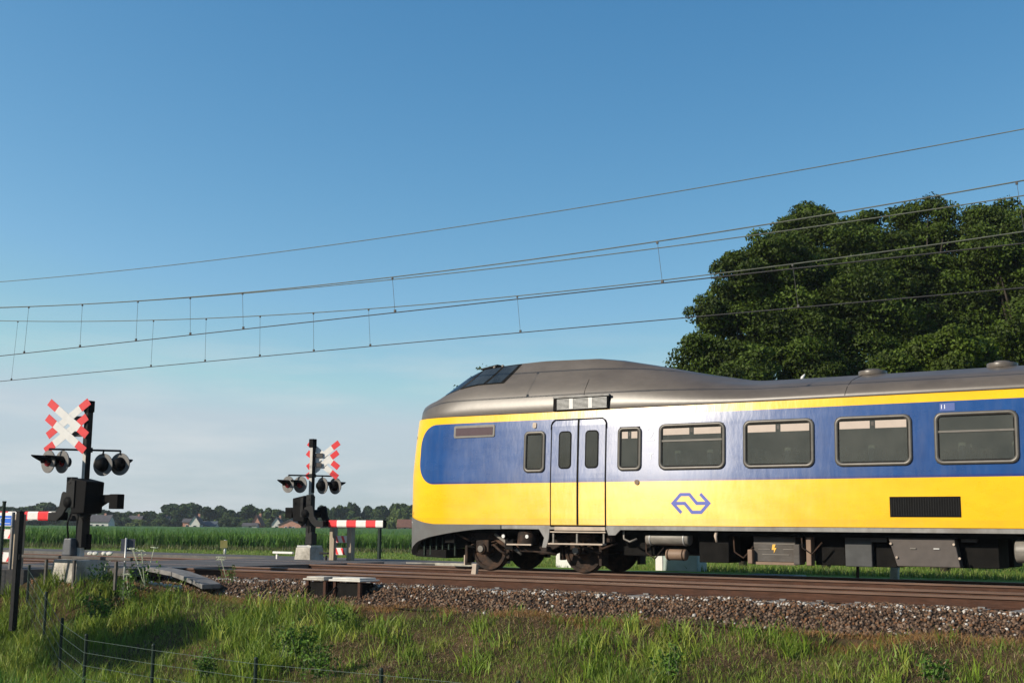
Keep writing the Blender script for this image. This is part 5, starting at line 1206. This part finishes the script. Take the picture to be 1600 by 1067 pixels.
for i, (x, yt, hw, kd, dep) in enumerate(sky_+low):
    dx_ = (x-800)/FPX; D = dep*math.cos(TH)+dep*dx_*math.sin(TH); p = P(x, 826, D); top = P(x, yt, D); gz_ = -.95; hgt = top.z-gz_
    wm = hw*(P(x+1, 826, D)-P(x, 826, D)).length*1.0
    T = protos[kd] if not used[kd] else copy_tree(protos[kd]); used[kd] = True
    T.location = (p.x, D, gz_); sw = wm*1.18; T.scale = (sw, sw, hgt/1.13); T.rotation_euler.z = (i*2.4) % 6.28
    tier = 'tall' if i < len(sky_) else 'low'
    others = [q for q in (sky_ if i < len(sky_) else low) if where(q[0]) == where(x)]; rank = sorted(q[0] for q in others).index(x)
    ords = ['leftmost','second','third','fourth','fifth','sixth','seventh','eighth','ninth']
    T['label'] = f"{ords[rank]} {tier} tree from the left {where(x)}, {names_[kd]}"
def house(label, px, D0, w_, d_, hw_, hr, wall, roofm, rz=0, gable='x', wins=2, chim=True, ybase=826):
    dx_ = (px-800)/FPX; D = D0*math.cos(TH)+D0*dx_*math.sin(TH); p = P(px, ybase, D); T = thing('farmhouse', label, 'house', (p.x, D, -.95), 'houses at the far edge of the field', rz)
    T.scale = (.80, .80, .80)
    hb = hw_+.6; hr *= .85
    mb = MB(); mb.prism([(-w_/2,-d_/2,0),(w_/2,-d_/2,0),(w_/2,-d_/2,hb),(0,-d_/2,hb+hr),(-w_/2,-d_/2,hb)] if gable == 'x' else [(-w_/2,-d_/2,0),(w_/2,-d_/2,0),(w_/2,-d_/2,hb),(-w_/2,-d_/2,hb)], (0,d_,0)); 
    if gable != 'x': mb.prism([(-w_/2+.02,-d_/2,hb),(-w_/2+.02,d_/2,hb),(-w_/2+.02,0,hb+hr)], (w_-.04,0,0))
    mb.build('wall', wall, T)
    mb = MB(); e_ = .35
    if gable == 'x':
        for s_ in (-1, 1): mb.prism([(0,-d_/2-e_,hb+hr+.02),(s_*(w_/2+e_),-d_/2-e_,hb-e_*hr/(w_/2)+.02),(s_*(w_/2+e_),-d_/2-e_,hb-e_*hr/(w_/2)+.22),(0,-d_/2-e_,hb+hr+.24)], (0,d_+2*e_,0))
    else:
        for s_ in (-1, 1): mb.prism([(-w_/2-e_,0,hb+hr+.02),(-w_/2-e_,s_*(d_/2+e_),hb-e_*hr/(d_/2)+.02),(-w_/2-e_,s_*(d_/2+e_),hb-e_*hr/(d_/2)+.22),(-w_/2-e_,0,hb+hr+.24)], (w_+2*e_,0,0))
    rf = mb.build('roof', roofm, T)
    if chim: mb = MB(); mb.box((w_*.22, 0, hb+hr), (.7,.7,1.5)); mb.build('chimney', 'brick', rf)
    for i in range(wins):
        x_ = -w_/2+w_*(i+1)/(wins+1); mb = MB(); mb.box((x_, -d_/2-.03, hb*.55), (.9,.1,1.1)); fr = mb.build('window', 'white', T); mb = MB(); mb.box((x_, -d_/2-.09, hb*.55), (.7,.04,.9)); mb.build('pane', 'pane_dark', fr)
    mb = MB(); mb.box((w_*.02, -d_/2-.03, 1.0), (1.0,.1,2.0)); mb.build('door', 'pane_dark', T)
    return T
hr_ = math.radians(33)
house('white farmhouse under a long grey roof right of the near signal', 156, 352, 8.0, 7, 2.4, 2.6, 'plaster', 'roof_grey', hr_, 'y', 3)
house('white gabled house with black upper front in the tree line', 307, 352, 3.6, 6, 2.2, 3.0, 'plaster', 'roof_grey', hr_, 'x', 1)
house('small brick house next to the white and black one', 294, 356, 3.0, 4, 2.6, 1.2, 'brick', 'roof_grey', hr_, 'y', 1, False)
house('low house with blue grey roof right of the white and black one', 328, 356, 5.0, 5, 1.4, 1.6, 'plaster', simple('slate roof', (.06,.075,.095), .8, 0, .2, 1), hr_, 'y', 2, False)
house('pink brick house with steep gable between dark trees', 403, 354, 3.2, 7, 2.0, 3.6, 'brick', 'roof_brown', hr_, 'x', 1)
house('low dark roofed barn in front of the pink gable', 392, 350, 5.0, 4, 1.5, .9, 'plaster', 'roof_grey', hr_, 'y', 1, False)
house('narrow white gabled house left of the broad brick house', 434, 352, 3.2, 6, 2.2, 2.6, 'plaster', 'roof_grey', hr_, 'x', 1)
house('broad brick house with low gable left of the farther mast', 456, 344, 7.6, 9, 1.9, 1.9, 'brick', 'roof_grey', hr_, 'x', 2, False)
house('brick house just right of the farther mast, half hidden', 493, 346, 4.2, 7, 1.9, 1.5, 'brick', 'roof_grey', hr_, 'x', 1, False)
house('brown tiled house beside the train nose', 634, 330, 5.0, 6, 1.6, 2.6, 'brick', 'roof_brown', hr_, 'y', 2, False)
house('dark roofed house deep in the trees left of the field middle', 212, 372, 4.5, 6, 2.4, 2.6, 'brick', 'roof_grey', hr_, 'y', 2)
house('dark roofed house in the trees, right of the first dark roof', 255, 372, 4.5, 6, 2.4, 2.4, 'brick', 'roof_grey', hr_, 'y', 2)

# ------------------------------------------------------------------ air
mb = MB(); mb.box((0, 600, 9), (2600, 1500, 24)); hz = mb.build('haze', 'black'); hz['kind'] = 'stuff'; hz['label'] = 'thin summer haze over the fields'; hz['category'] = 'haze'
hm = bpy.data.materials.new('haze air'); hm.use_nodes = True; hn = hm.node_tree; hn.nodes.clear()
pv = hn.nodes.new('ShaderNodeVolumePrincipled'); pv.inputs['Color'].default_value = (.80,.88,.97,1); pv.inputs['Density'].default_value = .00022; pv.inputs['Anisotropy'].default_value = .2
ho = hn.nodes.new('ShaderNodeOutputMaterial'); hn.links.new(pv.outputs[0], ho.inputs['Volume']); hz.data.materials[0] = hm
